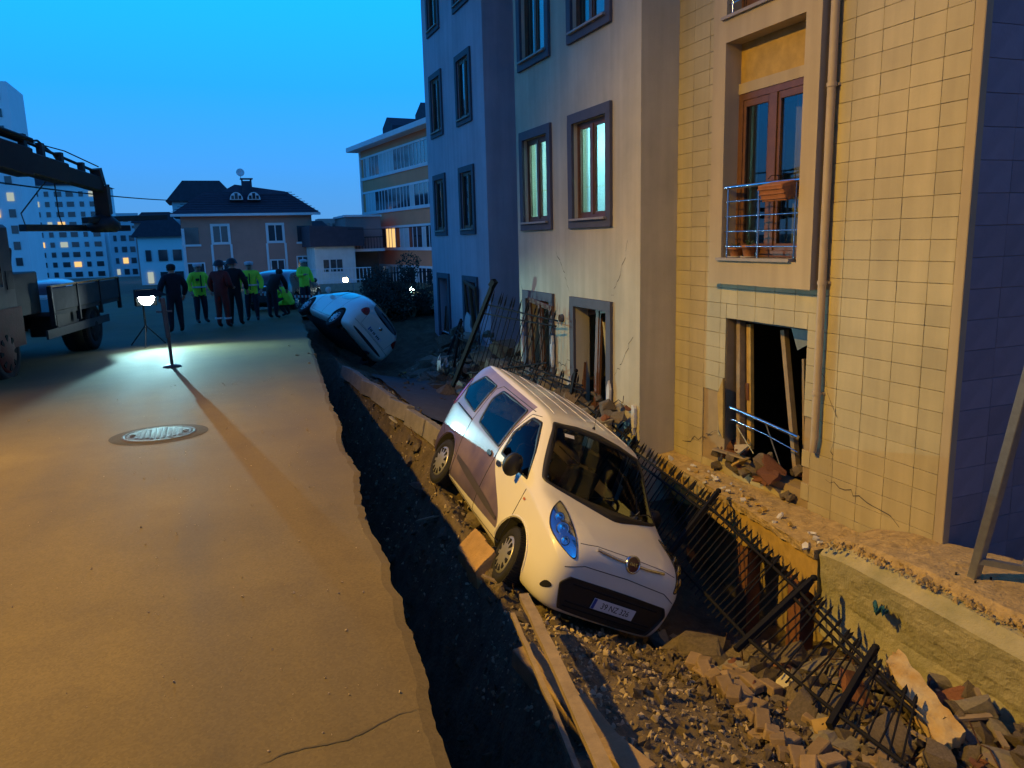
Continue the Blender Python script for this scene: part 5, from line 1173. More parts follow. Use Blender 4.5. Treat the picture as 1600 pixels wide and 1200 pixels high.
    b = MB(); b.tube([A+up_*.42, m1+up_*.36], .055, 10); b.tube([A+up_*.42+Vector((0, .14, 0)), m1+up_*.36+Vector((0, .14, 0))], .04, 8); b.tube([m1+up_*.36, Bp+up_*.22], .028, 8); b.tube([m1+up_*.40+Vector((0, -.1, 0)), m1+d*.2+up_*.42, Bp+up_*.34], .012, 6); o = b.build('hydraulic_ram', 'black_plastic'); o.parent = bm_
    for k, s in enumerate((.62, .70, .79, .90, 1.0)):
        p = A+d*s; o = MB().bar(p+up_*.05, p+up_*(.46-.05*k), .10, .12, (1, 0, 0)).build('bracket', 'boom_paint'); o.parent = bm_
    b = MB(); b.tube([m1+up_*.34, m1+d*.07+up_*.44, m1+d*.14+up_*.30, m1+d*.18+up_*.1], .02, 6); o = b.build('hose', 'black_plastic'); o.parent = bm_
    b = MB(); b.bar(Bp, L((-1.86, 17.15, 2.36)), .20, .26, (0, 1, 0)); b.bar(Bp+up_*.28-d.normalized()*.1, Bp-up_*.05, .16, .18, (0, 1, 0)); o = b.build('boom_tip', 'boom_paint'); o.parent = bm_
    return t
build_truck()
t = thing('lifting_spreader', 'dark steel lifting beam with two cross arms hanging from the crane tip', 'lifting beam', (-1.86, 17.3, 2.2), world=True)
MB().bar((-3.05, 16.0, 2.10), (-1.6, 18.5, 2.12), .16, .12).build('beam', 'boom_paint', t, bevel=.01)
MB().bar((-2.15, 16.7, 2.24), (-.88, 19.05, 2.36), .15, .11).build('cross_arm', 'boom_paint', t, bevel=.01); MB().lathe([(.22, 2.02), (.30, 2.1), (.30, 2.2), (.14, 2.36), (.001, 2.36)], Matrix.Translation((-1.9, 17.2, 0)), 16).build('swivel', 'boom_paint', t)
for p in ((-3.0, 16.05, 2.1), (-2.55, 16.9, 2.1)): MB().tube([p, (p[0]-.05, p[1], p[2]+.25), (-2.45, 15.9, 3.05)], .012, 6).build('sling', 'black_plastic', t)
t = thing('support_jack', 'steel support jack with round foot standing in front of the floodlight', 'jack', (-.79, 14.26, road_z(14.26)), world=True); z0 = road_z(14.26)
mat('jack_steel', (.10, .105, .11), .5, .2, 9, metal=.5)
MB().bar((-.83, 14.27, z0+1.18), (-.80, 14.26, z0+.5), .075, .075, (1, 0, 0)).build('sleeve', 'jack_steel', t, bevel=.01); MB().tube([(-.80, 14.26, z0+.55), (-.79, 14.26, z0+.03)], .028, 12).build('ram', 'jack_steel', t)
MB().lathe([(.001, .05), (.05, .05), (.14, .02), (.155, 0), (.001, 0)], Matrix.Translation((-.79, 14.26, z0+.002)), 20).build('foot', 'jack_steel', t); MB().bar((-.95, 14.27, z0+.95), (-.70, 14.26, z0+.95), .03, .03).build('handle', 'jack_steel', t)
# floodlight
fz = road_z(18.4)
t = thing('floodlight', 'blazing white rescue floodlight on a low stand beside the truck', 'floodlight', (FLOOD.x, FLOOD.y, fz), world=True)
aim = Vector((.42, -1, -.06)).normalized(); R4 = Matrix.Translation(FLOOD+Vector((0, 0, .0))) @ aim.to_track_quat('Z', 'Y').to_matrix().to_4x4()
b = MB(); b.box((-.22, -.20, -.16), (.22, .17, -.05), R4); b.build('housing', 'boom_paint', t, bevel=.01)
MB().lathe([(.165, -.045), (.13, -.03), (.001, -.022)], R4 @ Matrix.Translation((0, -.02, 0)), 24).build('lens', 'flood_glow', t, fix=False)
# barn doors: a hood that keeps the beam low and a leaf that shades the truck
mat('visor_black', (.004, .004, .004), .95, .1, 5)
fwx = Vector((aim.x, aim.y, 0)).normalized(); sdx = Vector((-fwx.y, fwx.x, 0))
def leaf(nm, P):
    b = MB(); b.add(P, [(0, 1, 2, 3)]); o = b.build(nm, 'visor_black', t, fix=False); md = o.modifiers.new('s', 'SOLIDIFY'); md.thickness = .004
c0 = FLOOD+Vector((0, 0, .15))
leaf('hood', [c0-sdx*.2-fwx*.04, c0+sdx*.2-fwx*.04, c0+sdx*.36+fwx*.28+Vector((0, 0, -.131)), c0-sdx*.36+fwx*.28+Vector((0, 0, -.131))])
l0 = FLOOD-sdx*.12; e_ = Vector((.10, -1, 0)).normalized()
leaf('side_leaf', [l0+Vector((0, 0, .13)), l0+Vector((0, 0, -.13)), l0+e_*.42+Vector((0, 0, -.16)), l0+e_*.42+Vector((0, 0, .01))])
MB().tube([FLOOD+Vector((-.1, .1, -.1)), (FLOOD.x-.1, FLOOD.y+.12, fz+.3)], .02, 8).build('stem', 'boom_paint', t)
for k in range(3): a = 2*pi*k/3+.5; MB().tube([(FLOOD.x-.1, FLOOD.y+.12, fz+.45), (FLOOD.x-.1+.4*cos(a), FLOOD.y+.12+.4*sin(a), fz+.01)], .014, 6).build('leg', 'boom_paint', t)
add_light('floodlight_beam', 'SPOT', FLOOD, FLOOD+aim, 1150, (.45, .93, 1), 130, .8, .015)
# people ------------------------------------------------------------------------
mat('hi_vis', (.50, .92, .05), .7, .15, 8, emit=None); mat('navy_cloth', (.012, .014, .025), .85, .3, 9); mat('black_cloth', (.010, .010, .012), .85, .3, 9)
mat('red_suit', (.20, .018, .012), .8, .3, 8); mat('skin', (.42, .25, .18), .6, .1, 8); mat('boot', (.012, .011, .010), .6, .3, 9); mat('cap_white', (.62, .63, .65), .7, .1, 8); mat('hair_dark', (.012, .010, .009), .7, .3, 30); mat('reflective', (.62, .64, .66), .35, .1, 8)
def person(label, x, y, face, top, legs, hat='cap', h=1.76, pose=None, group='rescue workers'):
    pz = pose or {}
    J = {'pel': (0, 0, .94), 'spi': (0, .01, 1.14), 'che': (0, 0, 1.34), 'nec': (0, .01, 1.50), 'hea': (0, .03, 1.60), 'top': (0, .03, 1.70), 'lsh': (.19, 0, 1.42), 'rsh': (-.19, 0, 1.42), 'lel': (.32, .0, 1.15), 'rel': (-.32, .0, 1.15), 'lwr': (.30, .14, .93), 'rwr': (-.30, .14, .93), 'lhi': (.10, 0, .88), 'rhi': (-.10, 0, .88), 'lkn': (.12, .03, .49), 'rkn': (-.12, .03, .49), 'lan': (.13, 0, .10), 'ran': (-.13, 0, .10), 'lto': (.15, .15, .045), 'rto': (-.15, .15, .045)}
    J.update(pz)
    RAD = {'pel': (.20, .155), 'spi': (.205, .155), 'che': (.215, .155), 'nec': (.06, .06), 'hea': (.085, .10), 'top': (.065, .075), 'lsh': (.10, .10), 'rsh': (.10, .10), 'lel': (.08, .08), 'rel': (.08, .08), 'lwr': (.06, .06), 'rwr': (.06, .06), 'lhi': (.115, .115), 'rhi': (.115, .115), 'lkn': (.088, .088), 'rkn': (.088, .088), 'lan': (.055, .055), 'ran': (.055, .055), 'lto': (.045, .04), 'rto': (.045, .04)}
    E_ = [('pel', 'spi'), ('spi', 'che'), ('che', 'nec'), ('nec', 'hea'), ('hea', 'top'), ('che', 'lsh'), ('lsh', 'lel'), ('lel', 'lwr'), ('che', 'rsh'), ('rsh', 'rel'), ('rel', 'rwr'), ('pel', 'lhi'), ('lhi', 'lkn'), ('lkn', 'lan'), ('lan', 'lto'), ('pel', 'rhi'), ('rhi', 'rkn'), ('rkn', 'ran'), ('ran', 'rto')]
    MT = {('nec', 'hea'): 2, ('hea', 'top'): 2, ('lan', 'lto'): 3, ('ran', 'rto'): 3}
    for e in E_:
        if e not in MT: MT[e] = 1 if e[1] in ('lhi', 'rhi', 'lkn', 'rkn', 'lan', 'ran') else 0
    k = list(J); me = bpy.data.meshes.new('body'); me.from_pydata([J[a] for a in k], [(k.index(a), k.index(b)) for a, b in E_], [])
    o = bpy.data.objects.new('tmp', me); COL.objects.link(o); md = o.modifiers.new('skin', 'SKIN'); md.branch_smoothing = .4
    for i, a in enumerate(k): o.data.skin_vertices[0].data[i].radius = RAD[a]; o.data.skin_vertices[0].data[i].use_root = a == 'pel'
    s = o.modifiers.new('s', 'SUBSURF'); s.levels = s.render_levels = 2
    dg = bpy.context.evaluated_depsgraph_get(); ev = bpy.data.meshes.new_from_object(o.evaluated_get(dg)); bpy.data.objects.remove(o)
    ev.materials.clear()
    for m in (top, legs, 'skin', 'boot'): ev.materials.append(M[m])
    seg = [(Vector(J[a]), Vector(J[b]), MT[(a, b)]) for a, b in E_]
    for p in ev.polygons:
        c = p.center; best = 9; mi = 0
        for a, b, m in seg:
            t_ = max(0, min(1, (c-a).dot(b-a)/max(1e-6, (b-a).length_squared))); dd = (c-a.lerp(b, t_)).length
            if dd < best: best = dd; mi = m
        if mi == 1 and c.z > J['pel'][2]-.12 and not pz.get('nohem'): mi = 0
        p.material_index = mi; p.use_smooth = True
    t = thing('person', label, 'person', (x, y, road_z(y)), face, group); t.scale = (h/1.76,)*3
    link('body', ev, t)
    hd = Vector(J['hea'])
    for sx, wr, el in (('l', J['lwr'], J['lel']), ('r', J['rwr'], J['rel'])):
        wr, el = Vector(wr), Vector(el); d = (wr-el).normalized(); sd = d.cross(Vector((0, 0, 1))); sd = sd.normalized() if sd.length > .1 else Vector((1, 0, 0)); nn = sd.cross(d); b = MB()
        b.tube([wr-d*.02, wr+d*.04, wr+d*.09], [.028, .036, .034], 8)
        for q in range(4):
            r = wr+d*.085+sd*(q-1.5)*.018; l = (.06, .075, .07, .055)[q]; b.tube([r, r+d*l*.55-nn*.008, r+d*l-nn*.03], [.0095, .009, .007], 6)
        b.tube([wr+d*.03+sd*.03, wr+d*.06+sd*.055, wr+d*.095+sd*.05-nn*.01], [.011, .010, .008], 6); b.build('hand', 'skin', t)
    f = MB(); f.tube([hd+Vector((0, .085, .0)), hd+Vector((0, .125, -.01)), hd+Vector((0, .10, -.035))], [.008, .016, .010], 6)
    for sg in (-1, 1): f.tube([hd+Vector((sg*.085, .0, .02)), hd+Vector((sg*.10, -.01, .0)), hd+Vector((sg*.085, .0, -.035))], [.008, .014, .008], 6)
    f.build('nose_and_ears', 'skin', t)
    e = MB()
    for sg in (-1, 1): e.tube([hd+Vector((sg*.02, .098, .03)), hd+Vector((sg*.05, .092, .03))], .007, 6)
    e.tube([hd+Vector((-.025, .098, -.055)), hd+Vector((.025, .098, -.055))], .006, 6); e.build('eyes_and_mouth', 'hair_dark', t)
    tp = hd+Vector((0, -.005, .03))
    if hat == 'cap':
        c = MB().lathe([(.112, .0), (.118, .03), (.135, .07), (.12, .10), (.06, .115), (.001, .115)], Matrix.Translation(tp), 20).build('cap', 'cap_white', t)
        o = MB().prism([(-.09, .07), (.09, .07), (.06, .17), (-.06, .17)], 0, .012, 'z', Matrix.Translation(tp+Vector((0, 0, .005)))).build('peak', 'black_plastic'); o.parent = c
    elif hat == 'hood': MB().lathe([(.11, -.14), (.125, -.05), (.125, .04), (.09, .10), (.001, .12)], Matrix.Translation(tp+Vector((0, -.02, 0))), 16).build('hood', top, t)
    elif hat == 'helmet':
        c = MB().lathe([(.17, -.01), (.15, .005), (.135, .05), (.10, .11), (.04, .14), (.001, .142)], Matrix.Translation(tp), 20).build('helmet', 'black_plastic', t)
    else: MB().lathe([(.095, -.05), (.112, .02), (.10, .08), (.05, .108), (.001, .112)], Matrix.Translation(tp+Vector((0, -.012, 0))), 16).build('hair', 'hair_dark', t)
    def band(z, rx, ry, m, nm, c=(0, 0)):
        MB().lathe([(1, -.022), (1.03, 0), (1, .022)], Matrix.Translation((c[0], c[1], z)) @ Matrix.Diagonal((rx, ry, 1, 1)), 24).build(nm, m, t)
    if top == 'hi_vis' and not pose: band(1.06, .215, .172, 'reflective', 'reflective_band'); MB().box((-.012, .14, .92), (.012, .172, 1.40)).build('zip', 'black_cloth', t); MB().box((.05, .14, 1.24), (.15, .172, 1.31)).build('chest_badge', 'navy_cloth', t)
    if legs == 'red_suit':
        for sg, a in ((1, J['lan']), (-1, J['ran'])): band(.26, .098, .098, 'reflective', 'reflective_band', (a[0], a[1]))
    return t
pi_ = pi
person('traffic officer in a hi-vis jacket half hidden behind the red suited worker', -.42, 24.6, pi+.5, 'hi_vis', 'navy_cloth', 'cap', 1.78, None)
person('rescue worker in a red suit with reflective ankle bands facing the officers', .16, 22.3, -.6, 'red_suit', 'red_suit', 'helmet', 1.82, {'lwr': (.20, .22, 1.06), 'lel': (.28, -.02, 1.12)})
person('rescue worker in dark clothes standing close behind the red suited one', .50, 22.9, -.3, 'black_cloth', 'black_cloth', 'helmet', 1.86)
person('traffic officer in a hi-vis jacket facing the viewer, right of the red suit', 1.02, 24.4, pi-.15, 'hi_vis', 'navy_cloth', 'cap', 1.78)
person('dark clothed person standing beside the floodlight', -.98, 21.6, .4, 'navy_cloth', 'navy_cloth', 'hair', 1.78)
person('person in dark clothes stooping beside the barrier tape', 1.62, 24.8, -.8, 'black_cloth', 'navy_cloth', 'hair', 1.74, {'spi': (0, .10, 1.10), 'che': (0, .24, 1.24), 'nec': (0, .36, 1.33), 'hea': (0, .44, 1.38), 'top': (0, .50, 1.46), 'lsh': (.19, .28, 1.30), 'rsh': (-.19, .28, 1.30), 'lel': (.24, .40, 1.05), 'rel': (-.24, .40, 1.05), 'lwr': (.15, .52, .88), 'rwr': (-.15, .52, .88)})
person('worker with a hi-vis back crouching behind the barrier tape', 2.16, 25.6, 1.0, 'hi_vis', 'black_cloth', 'helmet', 1.70, {'pel': (0, -.12, .50), 'spi': (0, .0, .66), 'che': (0, .14, .82), 'nec': (0, .24, .94), 'hea': (0, .30, 1.02), 'top': (0, .33, 1.11), 'lsh': (.19, .16, .88), 'rsh': (-.19, .16, .88), 'lel': (.27, .30, .68), 'rel': (-.27, .30, .68), 'lwr': (.18, .46, .62), 'rwr': (-.18, .46, .62), 'lhi': (.11, -.10, .46), 'rhi': (-.11, -.10, .46), 'lkn': (.17, .28, .46), 'rkn': (-.17, .28, .42), 'lan': (.15, .06, .10), 'ran': (-.15, .02, .10), 'lto': (.17, .20, .045), 'rto': (-.17, .17, .045)})
person('lone traffic officer in a hi-vis jacket near the overturned hatchback', 3.02, 28.6, pi+.6, 'hi_vis', 'navy_cloth', 'cap', 1.80, {'lel': (.34, .10, 1.18), 'lwr': (.22, .26, 1.22)})
# barrier tape
mat('tape_red', (.45, .03, .03), .6, .1, 5)
t = thing('barrier_tape', 'red and white barrier tape strung low behind the workers', 'tape', (2.6, 26.6, road_z(26.6)), world=True)
b = MB(); n = 60
for k in range(n):
    b.cur = k % 2; s0, s1 = k/n, (k+1)/n
    P = []
    for s in (s0, s1):
        x = .9+3.6*s; y = 26.5+.5*s; z = road_z(26.5)+.78-.22*s-.12*sin(pi*s); P += [(x, y, z-.04), (x, y, z+.04)]
    b.add(P, [(0, 2, 3, 1)])
b.build('tape', ['cap_white', 'tape_red'], t, fix=False)
for x, y in ((.9, 26.5), (4.5, 27.0)): MB().tube([(x, y, road_z(y)), (x, y, road_z(y)+.9)], .018, 8).build('stake', 'galvanised', t)
# ------------------------------------------------------------------ background houses, lamps, plants
mat('villa_wall', (.54, .24, .18), .85, .2, .8); mat('roof_tile', (.06, .05, .07), .85, .3, 3); mat('pale_trim', (.70, .70, .72), .8, .12, 2); mat('dark_pane', (.03, .035, .045), .12, .2, 2, coat=1)
mat('block_orange', (.78, .27, .13), .85, .15, .6); mat('tower_white', (.80, .80, .80), .85, .1, .2); mat('tower_grey', (.55, .55, .58), .85, .12, .2); mat('brick_far', (.42, .24, .22), .9, .2, .4); mat('stucco_white', (.72, .71, .68), .9, .25, 1.2)
emat('window_warm', (1, .62, .22), 1.1); emat('window_pale', (.75, .85, .75), .55)
PANE = {}
def pane_mesh(w, h, d, m):
    k = (round(w, 2), round(h, 2), d, m)
    if k not in PANE: PANE[k] = MB().box((-w/2, -d, -h/2), (w/2, d, h/2)).mesh('window', m)
    return PANE[k]
def framed(parent, x, y, z, w, h, m='dark_pane', frame='pale_trim', nv=1, nx=(0, -1), fw=.09):
    """window on a wall facing -Y (local); frame bars stand proud of the pane"""
    b = MB(); b.box((x-w/2-fw, y-.06, z-h/2-fw), (x+w/2+fw, y, z-h/2)); b.box((x-w/2-fw, y-.06, z+h/2), (x+w/2+fw, y, z+h/2+fw)); b.box((x-w/2-fw, y-.06, z-h/2), (x-w/2, y, z+h/2)); b.box((x+w/2, y-.06, z-h/2), (x+w/2+fw, y, z+h/2))
    for k in range(nv):
        xx = x-w/2+w*(k+1)/(nv+1); b.box((xx-.035, y-.05, z-h/2), (xx+.035, y, z+h/2))
    W_ = b.build('window', frame, parent); o = MB().box((x-w/2, y-.02, z-h/2), (x+w/2, y+.02, z+h/2)).build('pane', m); o.parent = W_; return W_
# villa at the end of the street
gzv = far_z(62)-.3
V = thing('villa', 'brick red villa with dark hipped roof, twin dormers and roof dish at the street end', 'house', (2.8, 62, gzv), (0, 0, 0))
zb = 0; H_ = 4.0-gzv; WX = 4.65
MB().box((-WX, 0, 0), (WX, 9, H_)).build('wall', 'villa_wall', V)
b = MB(); e = .62; zr = H_+1.75; zt = H_+2.0
b.add([(-WX-e, -e, H_), (WX+e, -e, H_), (WX+e, 9+e, H_), (-WX-e, 9+e, H_), (-2.9, 2.6, zr), (3.2, 2.6, zr), (3.2, 6.4, zr), (-2.9, 6.4, zr)], [(0, 1, 5, 4), (1, 2, 6, 5), (2, 3, 7, 6), (3, 0, 4, 7), (4, 5, 6, 7), (3, 2, 1, 0)])
b.add([(-2.6, 1.9, H_+1.2), (3.25, 1.9, H_+1.2), (3.25, 6.5, H_+1.2), (-2.6, 6.5, H_+1.2), (-.6, 3.2, H_+2.35), (3.05, 2.2, H_+1.75), (3.05, 6.3, H_+1.75), (-.6, 6, H_+2.35)], [(0, 1, 5, 4), (1, 2, 6, 5), (2, 3, 7, 6), (3, 0, 4, 7), (4, 5, 6, 7)])
RF = b.build('roof', 'roof_tile', V)
for k in range(9):
    o = MB().box((-WX-e+.1+.2*k, -e+.28+.33*k, H_+.16+.19*k), (WX+e-.1-.2*k, -e+.33+.33*k, H_+.20+.19*k)).build('tile_course', 'roof_tile'); o.parent = RF
o = MB().box((-WX-e, -e-.03, H_-.16), (WX+e, -e, H_+.02)).build('gutter', 'pale_trim'); o.parent = RF
for x in (-.65, .60):
    P = [(x+.5*cos(a)*1.0, H_+1.02+.62*sin(a)) for a in [pi*k/10 for k in range(11)]]
    d = MB().prism(P, .6, 2.4, 'y').build('dormer', 'roof_tile'); d.parent = RF
    P2 = [(x+.47*cos(a), H_+1.05+.56*sin(a)) for a in [pi*k/10 for k in range(11)]]
    f = MB(); f.prism(P2, .56, .60, 'y'); f = f.build('dormer_frame', 'pale_trim'); f.parent = d if False else RF
    for a, c, h in ((-.36, -.16, .26), (-.11, .11, .44), (.16, .36, .26)):
        o = MB().box((x+a, .53, H_+1.1), (x+c, .56, H_+1.1+h)).build('dormer_pane', 'dark_pane'); o.parent = RF
c = MB(); c.box((-.12, 2.2, H_+1.4), (.62, 2.9, H_+2.55)); c.box((-.2, 2.12, H_+2.68), (.72, 2.98, H_+2.75)); 
for x in (-.12, .52): c.box((x, 2.2, H_+2.55), (x+.1, 2.9, H_+2.68))
o = c.build('chimney', 'roof_tile'); o.parent = RF
dsh = MB().lathe([(.001, 0), (.16, .03), (.30, .10), (.30, .115), (.16, .045), (.001, .015)], Matrix.Translation((-.15, 2.3, H_+3.15)) @ Matrix.Rotation(radians(80), 4, 'X'), 20); dsh.tube([(-.15, 2.35, H_+2.7), (-.15, 2.35, H_+3.15)], .025, 6); dsh.tube([(-.15, 2.25, H_+3.0), (-.15, 1.85, H_+3.1)], .012, 5); o = dsh.build('satellite_dish', 'pale_trim'); o.parent = RF
for x in (-2.0, 1.9):
    framed(V, x, 0, H_-1.45, 1.0, 1.15, 'dark_pane' if x > 0 else 'window_blue' if 'window_blue' in M else 'dark_pane', nv=1, fw=.18)
    for sx in (-.75, .59): MB().box((x+sx, -.07, 0), (x+sx+.16, -.0, H_-2.2)).build('pilaster', 'pale_trim', V)
    framed(V, x, 0, H_-4.1, .9, 1.2, nv=1)
for x in (-4.05, 4.05): MB().box((x-.55, -.05, H_-2.15), (x+.55, -.001, H_-.95)).build('loggia', 'dark_pane', V); MB().box((x-.65, -.12, H_-2.3), (x+.65, -.001, H_-2.15)).build('loggia_sill', 'pale_trim', V)
framed(V, -3.9, 0, H_-4.2, 1.1, 1.3, nv=1); framed(V, 3.95, 0, H_-4.1, 1.1, 1.6, nv=2)
MB().box((-WX-.02, -.10, 0), (-WX+.18, -.001, H_-1.0)).build('corner_pilaster', 'pale_trim', V)
# orange block to the right, local +x along its facade, facing -y
p0, p1 = Vector((15.2, 42.5, 0)), Vector((12.2, 66.0, 0)); dd = (p1-p0); ang = atan2(dd.y, dd.x); LB = dd.length
OB = thing('orange_block', 'four storey orange apartment block with white window bands on the right', 'building', (p0.x, p0.y, -2.6), (0, 0, ang))
# its street side lies at local +y (towards the street on the left)
MB().box((0, -11, 0), (LB, 0, 11.6)).build('wall', 'block_orange', OB)
rf = MB().box((-.6, -11.6, 11.6), (LB+.9, .9, 11.95)).build('roof_slab', 'pale_trim', OB); o = MB().prism([(-.4, 11.95), (.7-11, 11.95), (-5.5, 13.9)], 0, LB+.6, 'x').build('roof', 'roof_tile'); o.parent = rf
for xx in (4, 12, 19): o = MB().prism([(xx-1.1, 11.95), (xx+1.1, 11.95), (xx+1.1, 13.0), (xx, 13.7), (xx-1.1, 13.0)], -3.6, -.8, 'y').build('dormer', 'roof_tile'); o.parent = rf
rnd = random.Random(4)
for r, z in enumerate((.95, 3.85, 6.72, 9.45)):
    bd = MB().box((.3, 0, z-.22), (LB-.25, .09, z)).build('window_band', 'pale_trim', OB); o = MB().box((.3, 0, z+1.45), (LB-.25, .09, z+1.6)).build('band_head', 'pale_trim'); o.parent = bd
    x = .5
    while x < LB-1.2:
        w = rnd.choice((.55, .7, .9)); lit = (r == 1 and 15.6 < x < 18.2)
        o = link('window', pane_mesh(w, 1.45, .03, 'window_warm' if lit else rnd.choice(('dark_pane', 'dark_pane', 'curtain_white'))), OB, (x+w/2, .02, z+.73)); b = MB().box((x+w, 0, z), (x+w+.10, .07, z+1.45)).build('mullion', 'pale_trim', OB); x += w+.10
MB().box((LB-.25, -.1, 0), (LB+.02, .12, 11.6)).build('corner_pilaster', 'pale_trim', OB)
# white house and garage between villa and block
WH = thing('white_house', 'small white stucco house with dark roof between villa and orange block', 'house', (8.4, 57, far_z(57)-.4))
MB().box((-1.5, 0, 0), (1.35, 6, 3.1)).build('wall', 'stucco_white', WH); MB().prism([(-1.8, 3.1), (2.0, 3.1), (2.0, 4.4), (-1.8, 4.6)], -.4, 6.4, 'y').build('roof', 'roof_tile', WH)
for x in (-.75, -.25, .2): o = link('window', pane_mesh(.38, .85, .04, 'dark_pane'), WH, (x, -.01, 1.75))
MB().box((-1.1, -.08, 1.2), (.5, 0, 1.28)).build('sill', 'pale_trim', WH)
GA = thing('garage', 'dark open garage with balcony above beside the orange block', 'garage', (10.35, 58, far_z(58)-.4))
MB().box((-1.0, 0, 2.9), (1.6, 5, 5.2)).build('upper_wall', 'brick_far', GA); MB().box((-1.0, 0, 0), (-.75, 5, 2.9)).build('side_wall', 'stucco_white', GA); MB().box((-.75, 1.4, 0), (1.6, 1.6, 2.9)).build('back_wall', 'interior_dark', GA); MB().box((-1.1, -.5, 2.7), (1.7, 0, 2.9)).build('balcony_slab', 'pale_trim', GA)
for k in range(12): MB().box((-1.05+.22*k, -.47, 2.9), (-1.02+.22*k, -.44, 3.7)).build('baluster', 'black_iron', GA)
MB().box((-1.1, -.49, 3.7), (1.7, -.42, 3.76)).build('handrail', 'black_iron', GA); MB().box((-1.1, -.2, 5.2), (1.65, 5.2, 5.35)).build('roof', 'pale_trim', GA)
# far towers and city
def tower(label, x, y, w, d, h, storeys, cols, m, lit=(), roof=True, rot=0):
    z = far_z(y)-1; t = thing('tower_block', label, 'building', (x, y, z), rot, 'distant blocks'); MB().box((-w/2, 0, 0), (w/2, d, h)).build('wall', m, t)
    sh = h/(storeys+.6); cw = w/(cols+.3)
    for r in range(storeys):
        for c in range(cols):
            mm = 'window_warm' if (r, c) in lit else 'dark_pane'
            if (r*7+c*3) % 11 == 0 and (r, c) not in lit: mm = 'window_pale'
            link('window', pane_mesh(cw*(.62 if (c % 3) else .38), sh*.5, .12, mm), t, (-w/2+cw*(c+.65), -.02, sh*(r+.75)))
    if roof: MB().prism([(-w/2-.6, h), (w/2+.6, h), (w*.3, h+sh*.8), (-w*.3, h+sh*.8)], -.6, d+.6, 'y').build('roof', 'roof_tile', t)
    return t
tower('pale tower block with lit windows behind the crane boom', -39.5, 250, 24, 16, 26.5, 9, 8, 'tower_white', {(7, 0), (5, 4), (1, 5), (3, 2)}, rot=-.12)
tower('tallest grey tower cut by the left picture edge', -33.5, 150, 11, 12, 33, 12, 4, 'tower_white', {(4, 2)}, False)
tower('hazy mid-rise block right of the pale tower', -33, 330, 17, 14, 22, 7, 6, 'tower_grey', {(2, 2)}, False, .1)
tower('reddish block with bright windows left of the villa', -10.2, 185, 9, 10, 12.5, 4, 6, 'brick_far', {(2, 1), (1, 4)}, True, -.05)
tower('blue grey flat roofed block above the floodlight', -19, 240, 13, 12, 14, 4, 6, 'tower_grey', {(1, 1)}, False)
tower('small pale house left of the villa wall', -4.6, 88, 4.5, 7, 5.8, 2, 3, 'tower_white', set(), True)
tower('block with a stepped roof rising behind the villa roof', -.3, 92, 6.2, 8, 9.6, 3, 4, 'tower_grey', set(), True)
for k, (x, y, w, h, st_, lab) in enumerate([(37, 300, 9, 15, 5, 'first small distant block right of the villa roof'), (46, 320, 10, 18.5, 6, 'tallest small distant block between villa and orange block'), (53.5, 290, 8, 14.5, 4, 'distant block nearest the orange block'), (31, 260, 9, 12, 3, 'low distant block close beside the villa eaves'), (44, 250, 14, 9.5, 3, 'wide low distant block above the white house')]): tower(lab, x, y, w, 10, h, st_, 4, ('tower_grey', 'brick_far', 'tower_white')[k % 3], {(1, 1)} if k == 1 else set(), k % 2 == 0)
# foliage
def leafy(t, c, r, n, s, m, seed, squash=1.):
    rnd = random.Random(seed); b = MB(); cl = [(Vector((rnd.gauss(0, .5), rnd.gauss(0, .5), rnd.gauss(0, .5))), rnd.uniform(.3, .55)) for _ in range(14)]
    for k in range(n):
        o, q = rnd.choice(cl); p = o+Vector((rnd.gauss(0, 1), rnd.gauss(0, 1), rnd.gauss(0, 1))).normalized()*q*rnd.uniform(.6, 1); p = Vector((p.x*r[0], p.y*r[1], p.z*r[2]))+Vector(c)
        if p.z < .05: continue
        a = Vector((rnd.gauss(0, 1), rnd.gauss(0, 1), rnd.gauss(0, 1))).normalized(); d = a.orthogonal().normalized(); l = s*rnd.uniform(.6, 1.3)
        b.add([p, p+d*l*.5+a*l*.3, p+d*l, p+d*l*.5-a*l*.3], [(0, 1, 2, 3)])
    return b.build('crown', m, t, fix=False)
mat('leaf_dark', (.028, .040, .022), .8, .5, 6)
def shrub(label, x, y, z, r, n, seed, s=.09):
    t = thing('shrub', label, 'shrub', (x, y, z)); leafy(t, (0, 0, r[2]*.75), r, n, s, 'leaf_dark', seed); b = MB(); rnd = random.Random(seed)
    for k in range(7): b.tube([(0, 0, 0), (rnd.uniform(-.3, .3)*r[0], rnd.uniform(-.3, .3)*r[1], r[2]*.5), (rnd.uniform(-.6, .6)*r[0], rnd.uniform(-.6, .6)*r[1], r[2]*.95)], [.03, .02, .008], 6)
    b.build('trunk', 'old_wood', t)
shrub('large dark evergreen shrub behind the overturned hatchback', 5.05, 25.0, -.95, (1.0, 1.1, 1.05), 9000, 3, .08)
shrub('dark shrub right of the larger one, by the mauve wall', 6.1, 25.2, -.9, (.8, .8, .85), 6000, 5, .08)
# low wall and railing in front of the white house
t = thing('garden_railing', 'pale metal railing on a low wall before the white house', 'railing', (5.6, 44, far_z(44)), world=True); z = far_z(44)-.02
MB().box((3.0, 44, z), (8.4, 44.3, z+.45)).build('low_wall', 'concrete', t)
for k in range(26): MB().box((3.1+.21*k, 44.12, z+.45), (3.13+.21*k, 44.16, z+1.25)).build('baluster', 'pale_trim', t)
for h in (.6, 1.25): MB().box((3.0, 44.1, z+h), (8.4, 44.18, z+h+.05)).build('rail', 'pale_trim', t)
